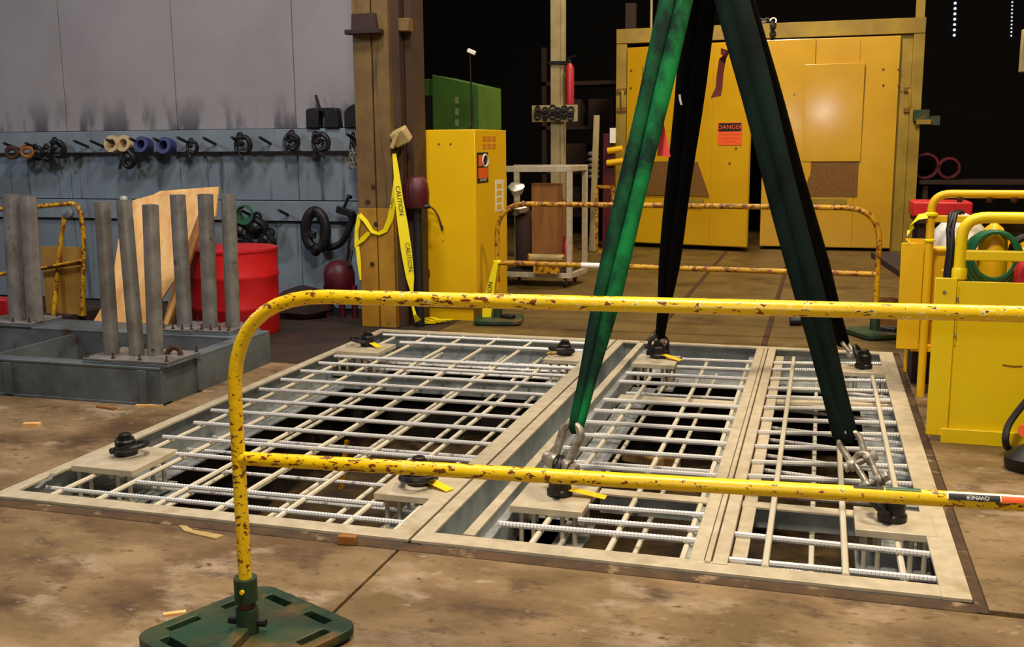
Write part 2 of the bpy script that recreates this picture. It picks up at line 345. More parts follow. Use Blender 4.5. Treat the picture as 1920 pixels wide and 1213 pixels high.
WY = 8.6                                              # left wall plane (behind the clamps)
wl = struct_root('wall_left')
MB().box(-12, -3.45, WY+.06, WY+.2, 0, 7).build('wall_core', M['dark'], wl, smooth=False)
xs = [-12, -10.73, -9.5, -8.27, -7.04, -5.806, -4.573, -3.45]
for i in range(len(xs)-1):
    a, c = xs[i]+.004, xs[i+1]-.004
    MB().box(a, c, WY, WY+.06, 1.645, 6.9).build('wall_panel', M['wall'], wl, smooth=False, bevel=.003)
    MB().box(a, c, WY, WY+.06, .998, 1.44).build('wall_panel', M['walllow'], wl, smooth=False, bevel=.003)
    MB().box(a, c, WY, WY+.06, .01, .80).build('wall_panel', M['walllow'], wl, smooth=False, bevel=.003)
MB().box(-12, -3.45, WY-.07, WY+.06, 1.44, 1.64).build('tool_rail', M['ledge'], wl, bevel=.004)
MB().box(-12, -3.45, WY-.04, WY+.06, .81, .99).build('tool_rail', M['ledge'], wl, bevel=.004)
def peg(px, py, rail_y, parent, L=.19):
    c = yy(px, py, rail_y); MB().cyl(c+V((0, .02, -.012)), c+V((.0, -L, .05)), .014, 8).build('peg', M['pegsteel'], parent)
for px, py in ((165, 274), (195, 274), (225, 272), (268, 270), (312, 270), (356, 268), (404, 269), (456, 268), (507, 268), (556, 265), (606, 263), (668, 262), (120, 276), (75, 278), (35, 278)):
    peg(px, py, WY-.07, wl)
for px, py in ((540, 402), (600, 402), (470, 402)): peg(px, py, WY-.04, wl, .17)
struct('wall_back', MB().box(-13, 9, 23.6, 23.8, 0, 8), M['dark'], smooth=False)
wr = struct_root('wall_right')
MB().box(6.8, 7, -2.5, 23.6, 0, 8).build('wall_core', M['dark'], wr, smooth=False)
struct('wall_outer', MB().box(-12.2, -12, -2.5, WY, 0, 8), M['wall'], smooth=False)
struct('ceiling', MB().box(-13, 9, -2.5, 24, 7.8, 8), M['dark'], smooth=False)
# daylight through the fastener holes of the far siding
wb = bpy.data.objects['wall_back']; n = 0
for px, ys in ((1791, range(6, 70, 10)), (1898, range(4, 72, 7))):
    for y in ys:
        c = yy(px-(y-6)*.03, y, 23.59); MB().lathe(c, [(.028 if px < 1850 else .016, 0), (.026 if px < 1850 else .014, .012)], 8, (0, -1, 0)).build('daylight_hole', M['daylight'], wb)

# ---------------------------------------------------------------- galvanized floor panels
ZT = .014
def rebar_x(x0, y0, x1, y1, z, r, par): MB().tube([(x0, y0, z), (x1, y1, z)], r, 8).build('cross_rebar', M['barx'], par)
def rebar_y(x0, y0, x1, y1, z, r, par): MB().tube([(x0, y0, z), (x1, y1, z)], r, 8).build('long_rebar', M['bary'], par)
def lift_plate(x0, x1, y0, y1, par):
    p = MB().box(x0, x1, y0, y1, ZT-.028, ZT+.003).build('lifting_plate', M['galv'], par, bevel=.003)
    MB().box(x0+.01, x1-.01, y0+.0, y1+.0, -.17, -.15).build('anchor_plate', M['galvweb'], par, bevel=.002)
    for sx in (.13, .3, .7, .87):
        for sy in (.12, .85):
            x = x0+(x1-x0)*sx; y = y0+(y1-y0)*sy
            MB().cyl((x, y, -.15), (x, y, ZT-.028), .0105, 8).build('stud', M['galv'], par)
LX0, LX1, NY, FY = -3.405, -1.459, 3.49, 7.69
lp = thing('steel_floor_panel', 'left galvanized pit cover panel with a dense rebar grid and lifting plates with slack rings', 'floor panel', (-2.43, 5.59, 0))
MB().box(LX0, LX0+.062, NY, FY, ZT-.014, ZT).build('edge_flange', M['galv'], lp, bevel=.002)
MB().box(LX1-.085, LX1, NY, FY, ZT-.014, ZT).build('edge_flange', M['galv'], lp, bevel=.002)
MB().box(LX0+.062, LX1-.085, NY, NY+.085, ZT-.014, ZT).build('edge_flange', M['galv'], lp, bevel=.002)
MB().box(LX0+.062, LX1-.085, FY-.075, FY, ZT-.014, ZT).build('edge_flange', M['galv'], lp, bevel=.002)
MB().box(LX0, LX0+.012, NY, FY, -.2, ZT-.014).build('edge_web', M['galvweb'], lp)
MB().box(LX1-.03, LX1-.016, NY, FY, -.2, ZT-.014).build('edge_web', M['galvweb'], lp)
MB().box(LX0+.012, LX1-.03, NY, NY+.012, -.2, ZT-.014).build('edge_web', M['galvweb'], lp)
MB().box(LX0+.012, LX1-.03, FY-.012, FY, -.2, ZT-.014).build('edge_web', M['galvweb'], lp)
MB().box(LX0+.012, LX0+.23, NY+.012, FY-.012, -.2, -.19).build('bottom_flange', M['galvweb'], lp)
MB().box(LX0+.23, LX1-.03, FY-.34, FY-.012, -.2, -.19).build('bottom_flange', M['galvweb'], lp)
MB().box(LX0+.23, -2.92, NY+.012, 4.3, -.2, -.19).build('bottom_flange', M['galvweb'], lp)
MB().box(LX0+.23, LX1-.03, 6.52, 6.58, -.2, -.1).build('cross_beam', M['galvweb'], lp)
for i, y in enumerate((7.56, 7.27, 6.68, 6.44, 6.175, 5.905, 5.63, 5.355, 5.09, 4.825, 4.54, 4.29)):
    a, c = LX0+.085, LX1-.06
    if i == 1: rebar_x(-3.06, y, -1.62, y+.012, -.004, .0128, lp)
    else: rebar_x(a+(.06 if i in (9, 10) else 0)+(.28 if i == 11 else 0), y-.012, c, y+.012, -.004, .0115, lp)
for y in (3.9, 3.725): rebar_x(-2.96 if y > 3.8 else LX0+.1, y-.008, -1.74 if y > 3.8 else -1.53, y+.008, -.02, .0115, lp)
for y in (7.3, 7.12, 6.9, 6.7, 6.1, 5.55, 5.0, 4.75, 4.45, 4.15, 3.86, 3.68): rebar_x(LX0+.14, y-.01, LX1-.06, y+.01, -.135, .0105, lp)
for i, (x, y0, y1) in enumerate(((-3.225, NY+.03, 7.56), (-2.985, NY+.03, 7.5), (-2.693, NY+.03, 7.5), (-2.405, NY+.03, 7.5), (-2.112, NY+.03, 7.5), (-1.803, NY+.03, 6.8), (-1.58, NY+.03, 3.93))):
    rebar_y(x, y0, x, y1, -.0265, .012, lp)
for x in (-2.985, -2.693, -2.405, -2.112, -1.803): MB().tube(fillet([(x, 7.48, -.0265), (x+.03, 7.6, -.006), (x+.03, FY-.02, -.006)], .06, 4), .009, 8).build('bent_end_bar', M['bary'], lp)
rebar_y(-1.565, 4.3, -1.565, 7.5, -.03, .012, lp)
for x in (-2.86, -2.59, -2.33, -2.04, -1.77): rebar_y(x, NY+.02, x, FY-.04, -.155, .0115, lp)
lift_plate(-3.39, -3.01, 3.93, 4.29, lp); lift_plate(-1.80, -1.46, 3.94, 4.27, lp); lift_plate(-3.39, -3.02, 6.75, 7.1, lp); lift_plate(-1.81, -1.46, 6.84, 7.16, lp)

RX0, RX1 = -1.447, .53
rp = thing('steel_floor_panel', 'right galvanized pit cover panel with a ribbed centre channel, hung on the four slings', 'floor panel', (-.46, 5.59, 0))
MB().box(RX0, -1.387, NY+.0, FY, ZT-.014, ZT).build('edge_flange', M['galv'], rp, bevel=.002)
MB().box(RX1-.095, RX1, NY, FY, ZT-.014, ZT).build('edge_flange', M['galv'], rp, bevel=.002)
MB().box(-1.387, RX1-.095, NY, NY+.095, ZT-.014, ZT).build('edge_flange', M['galv'], rp, bevel=.002)
MB().box(-1.387, RX1-.095, FY-.06, FY, ZT-.014, ZT).build('edge_flange', M['galv'], rp, bevel=.002)
MB().box(-1.402, -1.388, NY, FY, -.2, ZT-.014).build('edge_web', M['galvweb'], rp)
MB().box(RX1-.05, RX1-.036, NY, FY, -.2, ZT-.014).build('edge_web', M['galvweb'], rp)
MB().box(-1.388, RX1-.05, NY+.0, NY+.012, -.2, ZT-.014).build('edge_web', M['galvweb'], rp)
MB().box(-1.388, RX1-.05, FY-.012, FY, -.2, ZT-.014).build('edge_web', M['galvweb'], rp)
MB().box(-1.388, -1.26, NY+.012, FY-.012, -.14, -.13).build('trough_bottom', M['galvweb'], rp)
MB().box(-1.275, -1.228, 3.6, 7.66, ZT-.012, ZT).build('inner_beam', M['galv'], rp, bevel=.002)
MB().box(-1.275, -1.265, 3.6, 7.66, -.13, ZT-.012).build('inner_beam_web', M['galvweb'], rp)
MB().box(-1.238, -1.229, 3.6, 7.66, -.045, ZT-.012).build('inner_beam_web', M['galvweb'], rp)
MB().box(-1.229, -1.195, 3.6, 7.66, -.045, -.037).build('inner_ledge', M['galvweb'], rp)
MB().box(-1.195, -1.187, 3.6, 7.66, -.15, -.03).build('inner_beam_web', M['galvweb'], rp)
MB().box(-1.18, -1.02, NY+.012, FY-.012, -.16, -.15).build('bottom_flange', M['galvweb'], rp)
MB().box(RX1-.24, RX1-.05, NY+.012, FY-.012, -.2, -.19).build('bottom_flange', M['galvweb'], rp)
MB().box(-1.02, RX1-.24, FY-.5, FY-.012, -.2, -.19).build('bottom_flange', M['galvweb'], rp)
# centre channel: two ribbed strips with side lips
MB().box(-.405, -.352, 3.56, FY-.06, ZT-.016, ZT+.002).build('centre_strip', M['galv'], rp, bevel=.003)
MB().box(-.347, -.326, 3.56, FY-.06, ZT-.016, ZT+.012).build('centre_ridge', M['galv'], rp, bevel=.003)
MB().box(-.321, -.268, 3.56, FY-.06, ZT-.016, ZT+.006).build('centre_strip', M['galv'], rp, bevel=.003)
MB().box(-.264, -.208, 3.62, FY-.2, -.03, -.014).build('centre_lip', M['galv'], rp, bevel=.002)
MB().box(-.45, -.41, 3.7, FY-.2, -.05, -.03).build('centre_lip', M['galvweb'], rp, bevel=.002)
MB().box(-.40, -.39, 3.56, FY-.06, -.18, ZT-.016).build('centre_web', M['galvweb'], rp)
MB().box(-.29, -.28, 3.56, FY-.06, -.18, ZT-.016).build('centre_web', M['galvweb'], rp)
MB().box(-.353, -.267, 3.57, FY-.07, -.03, ZT-.012).build('centre_groove', M['rust'], rp)
for y in (7.185, 6.925, 6.65, 6.4, 5.905, 5.645, 5.393, 5.137, 4.887, 4.615, 4.087, 3.923, 3.8, 3.58):
    rebar_x(-1.19 if y not in (7.185, 6.925, 4.087, 3.923) else -.89, y-.01, -.405, y+.012, -.006, .0128, rp)
for y in (6.5, 6.05, 5.5, 4.98, 4.72, 4.5, 3.7): rebar_x(-1.16, y-.008, -.41, y+.01, -.105, .011, rp)
for i, y in enumerate((7.2, 6.98, 6.7, 6.43, 6.21, 5.94, 5.68, 5.41, 5.145, 4.88, 4.66, 4.42, 3.92, 3.66)):
    dy = (.22, .2, .17, .15, .12, .2, .14, .19, .17, .16, .1, .02, -.02, .02)[i]
    rebar_x(-.275, y, .47, y+dy*.75, -.006, .0128, rp)
for y in (6.9, 6.6, 6.3, 5.85, 5.6, 5.3, 5.05, 4.8, 4.5, 3.85, 3.6): rebar_x(-.275, y+.06, .47, y-.09, -.11, .011, rp)
for x, y0, y1 in ((-1.02, NY+.03, 3.95), (-1.03, 4.25, 6.82), (-.72, NY+.03, 7.24), (-.44, NY+.05, 7.3), (-.138, NY+.088, 7.33), (.135, NY+.088, 7.2), (.335, NY+.05, 4.05), (.36, 4.3, 6.85)):
    rebar_y(x, y0, x, y1, .012 if x in (-.138, .135, .36) else -.028, .0125, rp)
for x in (-.97, -.66, -.385, .02): rebar_y(x, NY+.02, x, 7.3, -.13, .0115, rp)
MB().box(-1.16, -.41, 6.15, 6.3, -.075, -.066).build('tie_plate', M['galv'], rp)
MB().box(-.27, .47, 6.2, 6.36, -.05, -.041).build('tie_plate', M['galv'], rp)
MB().box(-.88, -.41, 4.3, 4.312, -.11, -.02).build('cross_beam', M['galvweb'], rp); MB().box(-.88, -.41, 4.27, 4.34, -.02, -.012).build('cross_beam', M['galv'], rp)
MB().box(-.27, .45, 4.3, 4.312, -.11, -.02).build('cross_beam', M['galvweb'], rp); MB().box(-.27, .18, 4.27, 4.34, -.02, -.012).build('cross_beam', M['galv'], rp)
lift_plate(-1.19, -.88, 3.945, 4.27, rp); lift_plate(.178, .475, 4.04, 4.31, rp); lift_plate(-1.19, -.9, 6.86, 7.18, rp); lift_plate(.172, .47, 6.94, 7.19, rp)

# ---------------------------------------------------------------- swivel hoist rings, shackles, slings
def hoist_ring(c, az, tilt, label, h=.075, tagdir=None, K=1.22):
    h *= K
    c = V((c[0], c[1], ZT+.003)); t = thing('hoist_ring', label, 'lifting ring', c, 'swivel hoist rings on the lifting plates')
    MB().lathe(c, [(.042*K, 0), (.046*K, .006), (.046*K, .02*K), (.04*K, .026*K), (.04*K, h-.016), (.034*K, h-.008), (.034*K, h)], 20).build('swivel_body', M['black'], t)
    MB().lathe(c+V((0, 0, h)), [(.026*K, 0), (.026*K, .016), (.02*K, .021)], 6).build('bolt_head', M['black'], t)
    a = V((math.cos(az), math.sin(az), 0)); s = V((-a.y, a.x, 0)); d = a*math.cos(tilt)+V((0, 0, 1))*math.sin(tilt)
    o = c+V((0, 0, .036)); w = .068
    path = [o+s*w, o+s*w+d*.03]+[o+d*.055+s*(w*math.cos(q))+d*(w*1.0*math.sin(q)) for q in [PI*k/10 for k in range(11)]]+[o-s*w+d*.03, o-s*w]
    MB().tube(path, .0145, 8).build('bail', M['black'], t)
    MB().cyl(o+s*(w+.016), o+s*.044, .016, 10).build('trunnion', M['black'], t); MB().cyl(o-s*(w+.016), o-s*.044, .016, 10).build('trunnion', M['black'], t)
    if tagdir:
        e = V(tagdir); k = V((-e.y, e.x, 0)).normalized()*.05
        st = c+V((0, 0, .03))+e.normalized()*.04
        MB().strip([st, st+e*.4+V((0, 0, -.01)), V((st.x+e.x, st.y+e.y, ZT+.008))], k, .0012).build('inspection_tag', M['tagyellow'], t)
    return t
D = math.radians
hoist_ring((-3.205, 4.15), D(-15), D(12), 'black lifting ring with bail lying flat, front left plate of the left panel', .07)
hoist_ring((-3.20, 6.99), D(200), D(10), 'black lifting ring with yellow tag, back left corner of the left panel', .07, (.09, -.05, 0))
hoist_ring((-1.70, 7.03), D(-120), D(10), 'black lifting ring on the back right plate of the left panel, beside the green sling', .07, (-.085, -.01, 0))
hoist_ring((-1.655, 4.11), D(-80), D(8), 'black lifting ring with flat bail and small tag, front plate beside the seam', .085, (.13, -.05, 0))
hoist_ring((-1.02, 4.13), D(0), D(88), 'black lifting ring holding the shackle of the bright green sling', .08, (.16, .0, 0))
hoist_ring((.32, 4.18), D(160), D(38), 'black lifting ring with tilted bail on the front right corner plate', .085)
hoist_ring((-1.045, 7.08), D(-60), D(88), 'black lifting ring with yellow tag at the foot of the rear left black sling', .075, (.13, -.06, 0))
hoist_ring((.312, 7.08), D(170), D(60), 'black lifting ring on the back right corner plate, in front of the rear barrier base', .085)

def shackle(top, bot, side, w, r, label, pinr=None):
    top, bot = V(top), V(bot); ax = (top-bot).normalized(); side = (V(side)-ax*V(side).dot(ax)).normalized(); L = (top-bot).length
    t = thing('shackle', label, 'shackle', bot, 'bow shackles between slings and lifting rings')
    R = w*.62
    path = [bot+side*w*.5, bot+side*w*.5+ax*L*.22]+[top-ax*R+side*(R*math.cos(q))+ax*(R*math.sin(q)) for q in [D(-18)+D(216)*k/12 for k in range(13)]]+[bot-side*w*.5+ax*L*.22, bot-side*w*.5]
    MB().tube(path, [r]*2+[r*.95]*13+[r]*2, 10).build('bow', M['shackle'], t)
    for s in (1, -1):
        n = side.cross(ax); c = bot+side*(w*.5*s)
        MB().lathe(c-side*(r*.9), [(r*1.75, 0), (r*1.9, r*.3), (r*1.9, r*1.5), (r*1.75, r*1.8)], 14, side).build('ear', M['shackle'], t)
    p = MB(); p.cyl(bot-side*(w*.5+r*1.6), bot+side*(w*.5+r*1.6), r*.95, 10); p.build('pin', M['shackle'], t)
    MB().lathe(bot+side*(w*.5+r*1.1), [(r*1.5, 0), (r*1.5, r*1.3), (r*1.2, r*1.6)], 6, side).build('pin_nut', M['shackle'], t)
    MB().lathe(bot-side*(w*.5+r*1.1), [(r*1.4, 0), (r*1.4, r*.9), (r*1.1, r*1.2)], 12, -side).build('pin_head', M['shackle'], t)
    return t
a0 = yy(1078, 797, 4.17); a1 = V((-1.02, 4.13, .155))
shackle(a0, a1, (1, -.25, 0), .07, .02, 'large worn grey shackle joining the bright green sling to its lifting ring')
b0 = yy(1586, 812, 4.36); b1 = yy(1612, 866, 4.30); b2 = yy(1638, 905, 4.24)
shackle(b0, b1, (1, -.1, .1), .068, .0145, 'upper worn grey shackle at the end of the front right dark sling')
shackle(b1+V((-.004, .01, .028)), b2, (.8, -.5, -.35), .052, .014, 'lower worn grey shackle hooked into the upper one, front right')
c0 = yy(1238, 628, 7.09); shackle(c0, V((-1.045, 7.09, .145)), (1, .2, 0), .05, .014, 'small grey shackle at the foot of the rear left black sling')
d0 = yy(1581, 640, 7.12); d1 = yy(1600, 664, 7.08)
shackle(d0, d1, (.6, .8, -.3), .055, .0155, 'grey shackle at the foot of the rear right black sling')

for k in ('slinggreen', 'slingmid', 'slingdark', 'slingblack'): M[k].node_tree.nodes['Principled BSDF'].inputs['Specular IOR Level'].default_value = .12
APEX = V((-.666, 5.7, 2.785))
def sling(bot, m, label, wide, thick, top, gap, botw=.028, hint=None, sag=0.0, sep=None):
    bot = V(bot); top = V(top); t = thing('round_sling', label, 'sling', bot, 'round slings running up to the crane hook')
    d = (top-bot).normalized(); view = (bot-CP).normalized(); side = d.cross(view).normalized(); nrm = side.cross(d)
    for s in (-1, 1):
        g = gap if sep is None else gap*(1 if s > 0 else sep)
        pts = []; ra = []; rb = []
        N = 14
        for k in range(N+1):
            f = k/N; e = min(1, f/.22); e = e*e*(3-2*e)
            gr = .58+.36*f; p = bot.lerp(top, f)+side*(s*(g*e*gr+botw*.35*(1-e)))+nrm*(sag*math.sin(PI*f)+s*.012*e)
            pts.append(p); ra.append((botw*.5*(1-e)+wide*gr*e)*(1+.07*math.sin(5.1*k+s))); rb.append(thick*(.8+.2*e)*(1+.09*math.sin(3.3*k+2*s)))
        ends = [bot-d*.02-side*(s*0.0)]
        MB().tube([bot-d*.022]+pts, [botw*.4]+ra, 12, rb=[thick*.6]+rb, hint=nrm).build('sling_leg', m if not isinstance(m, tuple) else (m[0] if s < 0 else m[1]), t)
    return t, d, side, nrm
HK = APEX+V((0, 0, .02))
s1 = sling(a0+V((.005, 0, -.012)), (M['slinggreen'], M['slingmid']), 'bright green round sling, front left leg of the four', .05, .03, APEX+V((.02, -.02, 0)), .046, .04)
s2 = sling(b0+V((0, 0, -.012)), M['slingdark'], 'dark blackish green round sling reaching to the front right corner shackles', .054, .03, APEX+V((.02, -.03, 0)), .042, .06)
s3 = sling(c0+V((0, 0, -.01)), M['slingblack'], 'black round sling reaching to the rear left corner, second from the left', .058, .03, APEX+V((.07, .05, 0)), .05, .04)
s4 = sling(d0+V((0, 0, -.01)), M['slingblack'], 'black round sling reaching to the rear right corner, partly behind the front right one', .048, .03, APEX+V((.03, .03, 0)), .045, .05)
def along(s, f, off, out): b_ = V(s[0]['_o']); return b_.lerp(APEX, f)+s[2]*off-s[3]*out
MB().strip([yy(1352, 96, 5.35), yy(1362, 100, 5.3), yy(1355, 110, 5.33), yy(1350, 140, 5.33), yy(1348, 165, 5.33), yy(1342, 182, 5.32)], [V((.0, 0, .03)), V((.03, 0, .02)), V((.035, 0, 0)), V((.032, 0, 0)), V((.034, 0, 0)), V((.05, 0, .01))], .0015).build('hanging_tag', M['brownstrap'], s2[0])
MB().prism([yy(1239, 205, 5.0), yy(1232, 292, 5.0), yy(1257, 294, 5.0)], (0, .004, 0)).build('red_flag', M['redflag'], s1[0], smooth=False)
for s, f, off in ((s2, .80, -.075), (s3, .62, .01)):
    p = along(s, f, off, .05); MB().strip([p, p+V((.004, 0, -.03)), p+V((.012, 0, -.06))], V((.012, 0, 0)), .001).build('sewn_label', M['white'], s[0])
hk = thing('crane_hook', 'steel crane hook gathering the tops of the four slings above the panels', 'hook', tuple(APEX))
MB().tube(fillet([APEX+V((-.13, 0, .12)), APEX+V((-.12, 0, -.05)), APEX+V((0, 0, -.12)), APEX+V((.13, 0, -.05)), APEX+V((.12, 0, .14)), APEX+V((0, 0, .26)), APEX+V((0, 0, .42))], .1, 6), [.018]+[.04]*5+[.045]*30+[.03]*0, 12).build('hook', M['black'], hk) if False else None
hp = fillet([APEX+V((-.13, 0, .12)), APEX+V((-.12, 0, -.05)), APEX+V((0, 0, -.12)), APEX+V((.13, 0, -.05)), APEX+V((.12, 0, .14)), APEX+V((0, 0, .26)), APEX+V((0, 0, .42))], .1, 6)
MB().tube(hp, [.018+.028*min(1, k/8) for k in range(len(hp))], 12).build('hook', M['black'], hk)
MB().lathe(APEX+V((0, 0, .4)), [(.1, 0), (.16, .06), (.16, .34), (.08, .4)], 20).build('hook_block', M['yellow'], hk)
for sx in (-.06, .06): MB().cyl(APEX+V((sx, 0, .78)), V((APEX.x+sx, APEX.y, 7.8)), .009, 6).build('wire_rope', M['black'], hk)

# ---------------------------------------------------------------- front pipe barrier and base
A = V((-1.618, 2.60, 0)); d = V((2.21, .154, 0)).normalized(); Lr = 2.5; B = A+d*Lr
bar = thing('pipe_barrier', 'chipped yellow pipe barrier across the foreground, top rail curving down at left', 'barrier', A)
path = fillet([A+V((0, 0, .05)), A+V((0, 0, 1.078)), B+V((0, 0, 1.078)), B+V((0, 0, .05))], .30, 10)
MB().tube(path, .0205, 16).build('bent_frame', M['chipyellow'], bar)
m0 = A+V((0, 0, .590)); m1 = B+V((0, 0, .600))
MB().cyl(m0, m1, .0205, 16).build('mid_rail', M['chipyellow'], bar)
up = V((0, 0, 1)); nv = d.cross(up)                     # towards the camera
def wrap(x0, x1, t0, t1, m, name, par, r=.0214):
    b = MB(); vs = []; fs = []; n = 8
    for k in range(n+1):
        q = D(t0+(t1-t0)*k/n); o = nv*math.cos(q)+up*math.sin(q)
        for rr in (r, r+.0008):
            for X in (x0, x1): c = A+d*X+V((0, 0, .590+.01*X/Lr)); vs.append(c+o*rr)
    for k in range(n):
        i = 4*k; fs += [(i+2, i+3, i+7, i+6), (i, i+4, i+5, i+1), (i, i+2, i+6, i+4), (i+1, i+5, i+7, i+3)]
    fs += [(0, 1, 3, 2), (4*n, 4*n+2, 4*n+3, 4*n+1)]
    return b.add(vs, fs).build(name, m, par)
x0, x1 = 1.957, 2.36
st = wrap(x0, x1, 20, 78, M['white'], 'owner_sticker', bar)
wrap(x0+.004, x0+.125, 16, 58, M['print'], 'black_field', st, .0223)
wrap(x0+.128, x1, 16, 58, M['orange'], 'orange_field', st, .0223)
rx = lambda px: (fl_(px, 908, .61)-A).dot(d)
wrap(rx(1597), rx(1652), 62, 96, M['print'], 'black_sticker', bar); wrap(rx(1655), rx(1718), 62, 96, M['hosegreen'], 'green_sticker', bar)
q = D(36); on = nv*math.cos(q)+up*math.sin(q); oc = A+d*(x0+.072)+V((0, 0, .590+.01*x0/Lr))+on*.0248
letters('OWNER', oc, -d, (nv*math.sin(q)-up*math.cos(q)), .011, M['white'], st, .0)
def barrier_base(c, label, rot, half, m, z=0, hole=True):
    c = V((c[0], c[1], z)); t = thing('barrier_base', label, 'barrier base', c, 'heavy feet of the pipe barriers')
    R = Matrix.Rotation(rot, 3, 'Z'); out = []
    for k in range(4):
        q = PI/2*k; cc = V((half-.06, half-.06, 0)); cc.rotate(Matrix.Rotation(q, 3, 'Z'))
        for j in range(6): a = q+PI/2*j/5; out.append(cc+V((.06*math.cos(a), .06*math.sin(a), 0)))
    holes = []
    if hole:
        for k in range(4):
            q = PI/2*k+PI/4
            for off in (-.4, .4):
                o = V((half*.78, half*off, 0)); h = [(-.017, -.055), (.017, -.055), (.017, .055), (-.017, .055)]
                holes.append([V((o.x+x, o.y+y, 0)) for x, y in h]); holes[-1] = [Matrix.Rotation(PI/2*k, 3, 'Z')@p for p in holes[-1]]
    out = [c+R@p for p in out]; holes = [[c+R@p for p in h] for h in holes]
    MB().plate(out, holes, z+.012, z+.042).build('base_plate', m, t, bevel=.004)
    MB().plate([c+(p-c)*.96 for p in out], [], z, z+.012).build('sole', M['blackrubber'], t)
    return t
bb = barrier_base((-1.628, 2.612), 'dark green foot plate holding the foreground barrier post, bottom left of the view', D(-23.7), .245, M['greenbase'])
MB().lathe(A+V((0, 0, .042)), [(.034, 0), (.034, .078)], 18).build('post_socket', M['greenbase'], bb)
MB().lathe(A+V((0, 0, .145)), [(.035, 0), (.035, .072)], 18).build('socket_collar', M['greenbase'], bb)
MB().lathe(A+V((0, 0, .12)), [(.027, 0), (.027, .025)], 16).build('rusty_gap', M['rust'], bb)
MB().bar(A+nv*.034+V((0, 0, .058)), A+nv*.17+V((0, 0, .055)), .046, .03).build('front_lug', M['greenbase'], bb, bevel=.004)
e = (nv*.8+d*.6).normalized()
for s in (-1, 1): MB().cyl(A+V((0, 0, .075))+d*(.034*s), A+V((0, 0, .075))+d*(.06*s), .012, 8).build('set_screw', M['black'], bb)
MB().cyl(A+V((0, 0, .185))+nv*.03+d*.006, A+V((0, 0, .185))+nv*.04+d*.006, .007, 8).build('bolt', M['tagyellow'], bb)
b2_ = barrier_base((B.x, B.y), 'dark green foot plate under the right end of the foreground barrier', D(10), .24, M['greenbase'])
MB().lathe(B+V((0, 0, .04)), [(.034, 0), (.034, .11)], 18).build('post_socket', M['greenbase'], b2_)

# ---------------------------------------------------------------- rear barrier
A2 = V((-2.60, 8.33, 0)); B2 = V((.44, 8.44, 0)); d2 = (B2-A2).normalized()
rb = thing('pipe_barrier', 'rusty yellow pipe barrier behind the pit, in front of the yellow booth', 'barrier', A2)
MB().tube(fillet([A2+V((0, 0, .03)), A2+V((0, 0, 1.0)), B2+V((0, 0, .985)), B2+V((0, 0, .03))], .27, 8), .0215, 12).build('bent_frame', M['rustyellow'], rb)
MB().cyl(A2+V((0, 0, .505)), B2+V((0, 0, .475)), .0215, 12).build('mid_rail', M['rustyellow'], rb)
q0 = A2+d2*.72+V((0, 0, .498)); q1 = A2+d2*.955+V((0, 0, .495)); MB().cyl(q0, q1, .0228, 14).build('white_sleeve', M['white'], rb)
for c, lab, rt in ((A2, 'dark green barrier foot between the yellow cabinet and the pit edge', D(12)), (B2, 'dark green barrier foot behind the back right corner of the pit', D(30))):
    t = barrier_base((c.x+.02, c.y-.03), lab, rt, .2, M['greenbase'], 0, False)
    MB().lathe(c+V((0, 0, .04)), [(.038, 0), (.038, .1)], 14).build('post_socket', M['greenbase'], t)
    MB().bar(c+V((.05, -.03, .05)), c+V((.16, -.08, .05)), .07, .05).build('clamp_block', M['black'], t, bevel=.008)

# ---------------------------------------------------------------- yellow storage boxes with rails, right
def rail_box(name, label, x0, y0, x1, depth, zb, zt, rails, posts, m):
    t = thing(name, label, 'steel box', ((x0+x1)/2, y0, 0))
    MB().box(x0+.105, x1, y0, y0+.012, zb, zt).build('front_sheet', m, t, bevel=.003)
    MB().box(x0, x0+.1, y0-.012, y0+.006, zb-.01, zt+.015).build('front_flap', m, t, bevel=.003)
    MB().box(x0+.105, x0+.117, y0+.012, y0+depth, zb, zt-.03).build('side_sheet', m, t)
    MB().box(x1-.012, x1, y0+.012, y0+depth, zb, zt-.03).build('side_sheet', m, t)
    MB().box(x0+.117, x1-.012, y0+.012, y0+depth, zb, zb+.015).build('bottom_sheet', m, t)
    MB().box(x0+.117, x1-.012, y0+depth-.012, y0+depth, zb+.015, zt-.03).build('back_sheet', m, t)
    return t
X0, YB = .553, 5.45
rbx = rail_box('rail_box', 'bright yellow sheet steel box with pipe rails on top, nearest at right edge', X0, YB, 1.75, .75, .045, .815, None, None, M['yellow2'])
MB().box(X0+.07, 1.75, YB-.022, YB+.0, 0, .075).build('kick_strip', M['yellow2'], rbx, bevel=.003)
MB().box(X0+.12, 1.74, YB+.02, YB+.7, 0, .045).build('skid', M['black'], rbx)
MB().lathe((X0+.045, YB-.012, .76), [(.009, 0), (.009, .004)], 10, (0, -1, 0)).build('bolt', M['shackle'], rbx)
for z in (.73, .55): MB().lathe((X0+.105, YB-.006, z), [(.008, 0), (.008, .01)], 8, (0, -1, 0)).build('bolt', M['shackle'], rbx)
MB().cyl((X0+.108, YB-.006, .5), (X0+.108, YB-.006, .79), .004, 6).build('hinge_rod', M['yellow2'], rbx)
xp = .665
MB().tube(fillet([(xp, YB+.03, .06), (xp, YB+.03, 1.125), (1.72, YB+.03, 1.125), (1.72, YB+.03, .06)], .11, 8), .0275, 14).build('rail_frame', M['yellow2'], rbx)
MB().box(xp+.01, 1.70, YB+.015, YB+.055, .915, .965).build('mid_rail', M['yellow2'], rbx, bevel=.006)
MB().lathe((xp, YB+.03, .825), [(.036, 0), (.036, .045), (.03, .055)], 14).build('post_collar', M['yellow2'], rbx)
MB().tube([(X0+.33, YB-.003, .41), (X0+.38, YB-.004, .405), (X0+.42, YB-.003, .408)], .0025, 6).build('scratch_bead', M['boothbrown'], rbx)

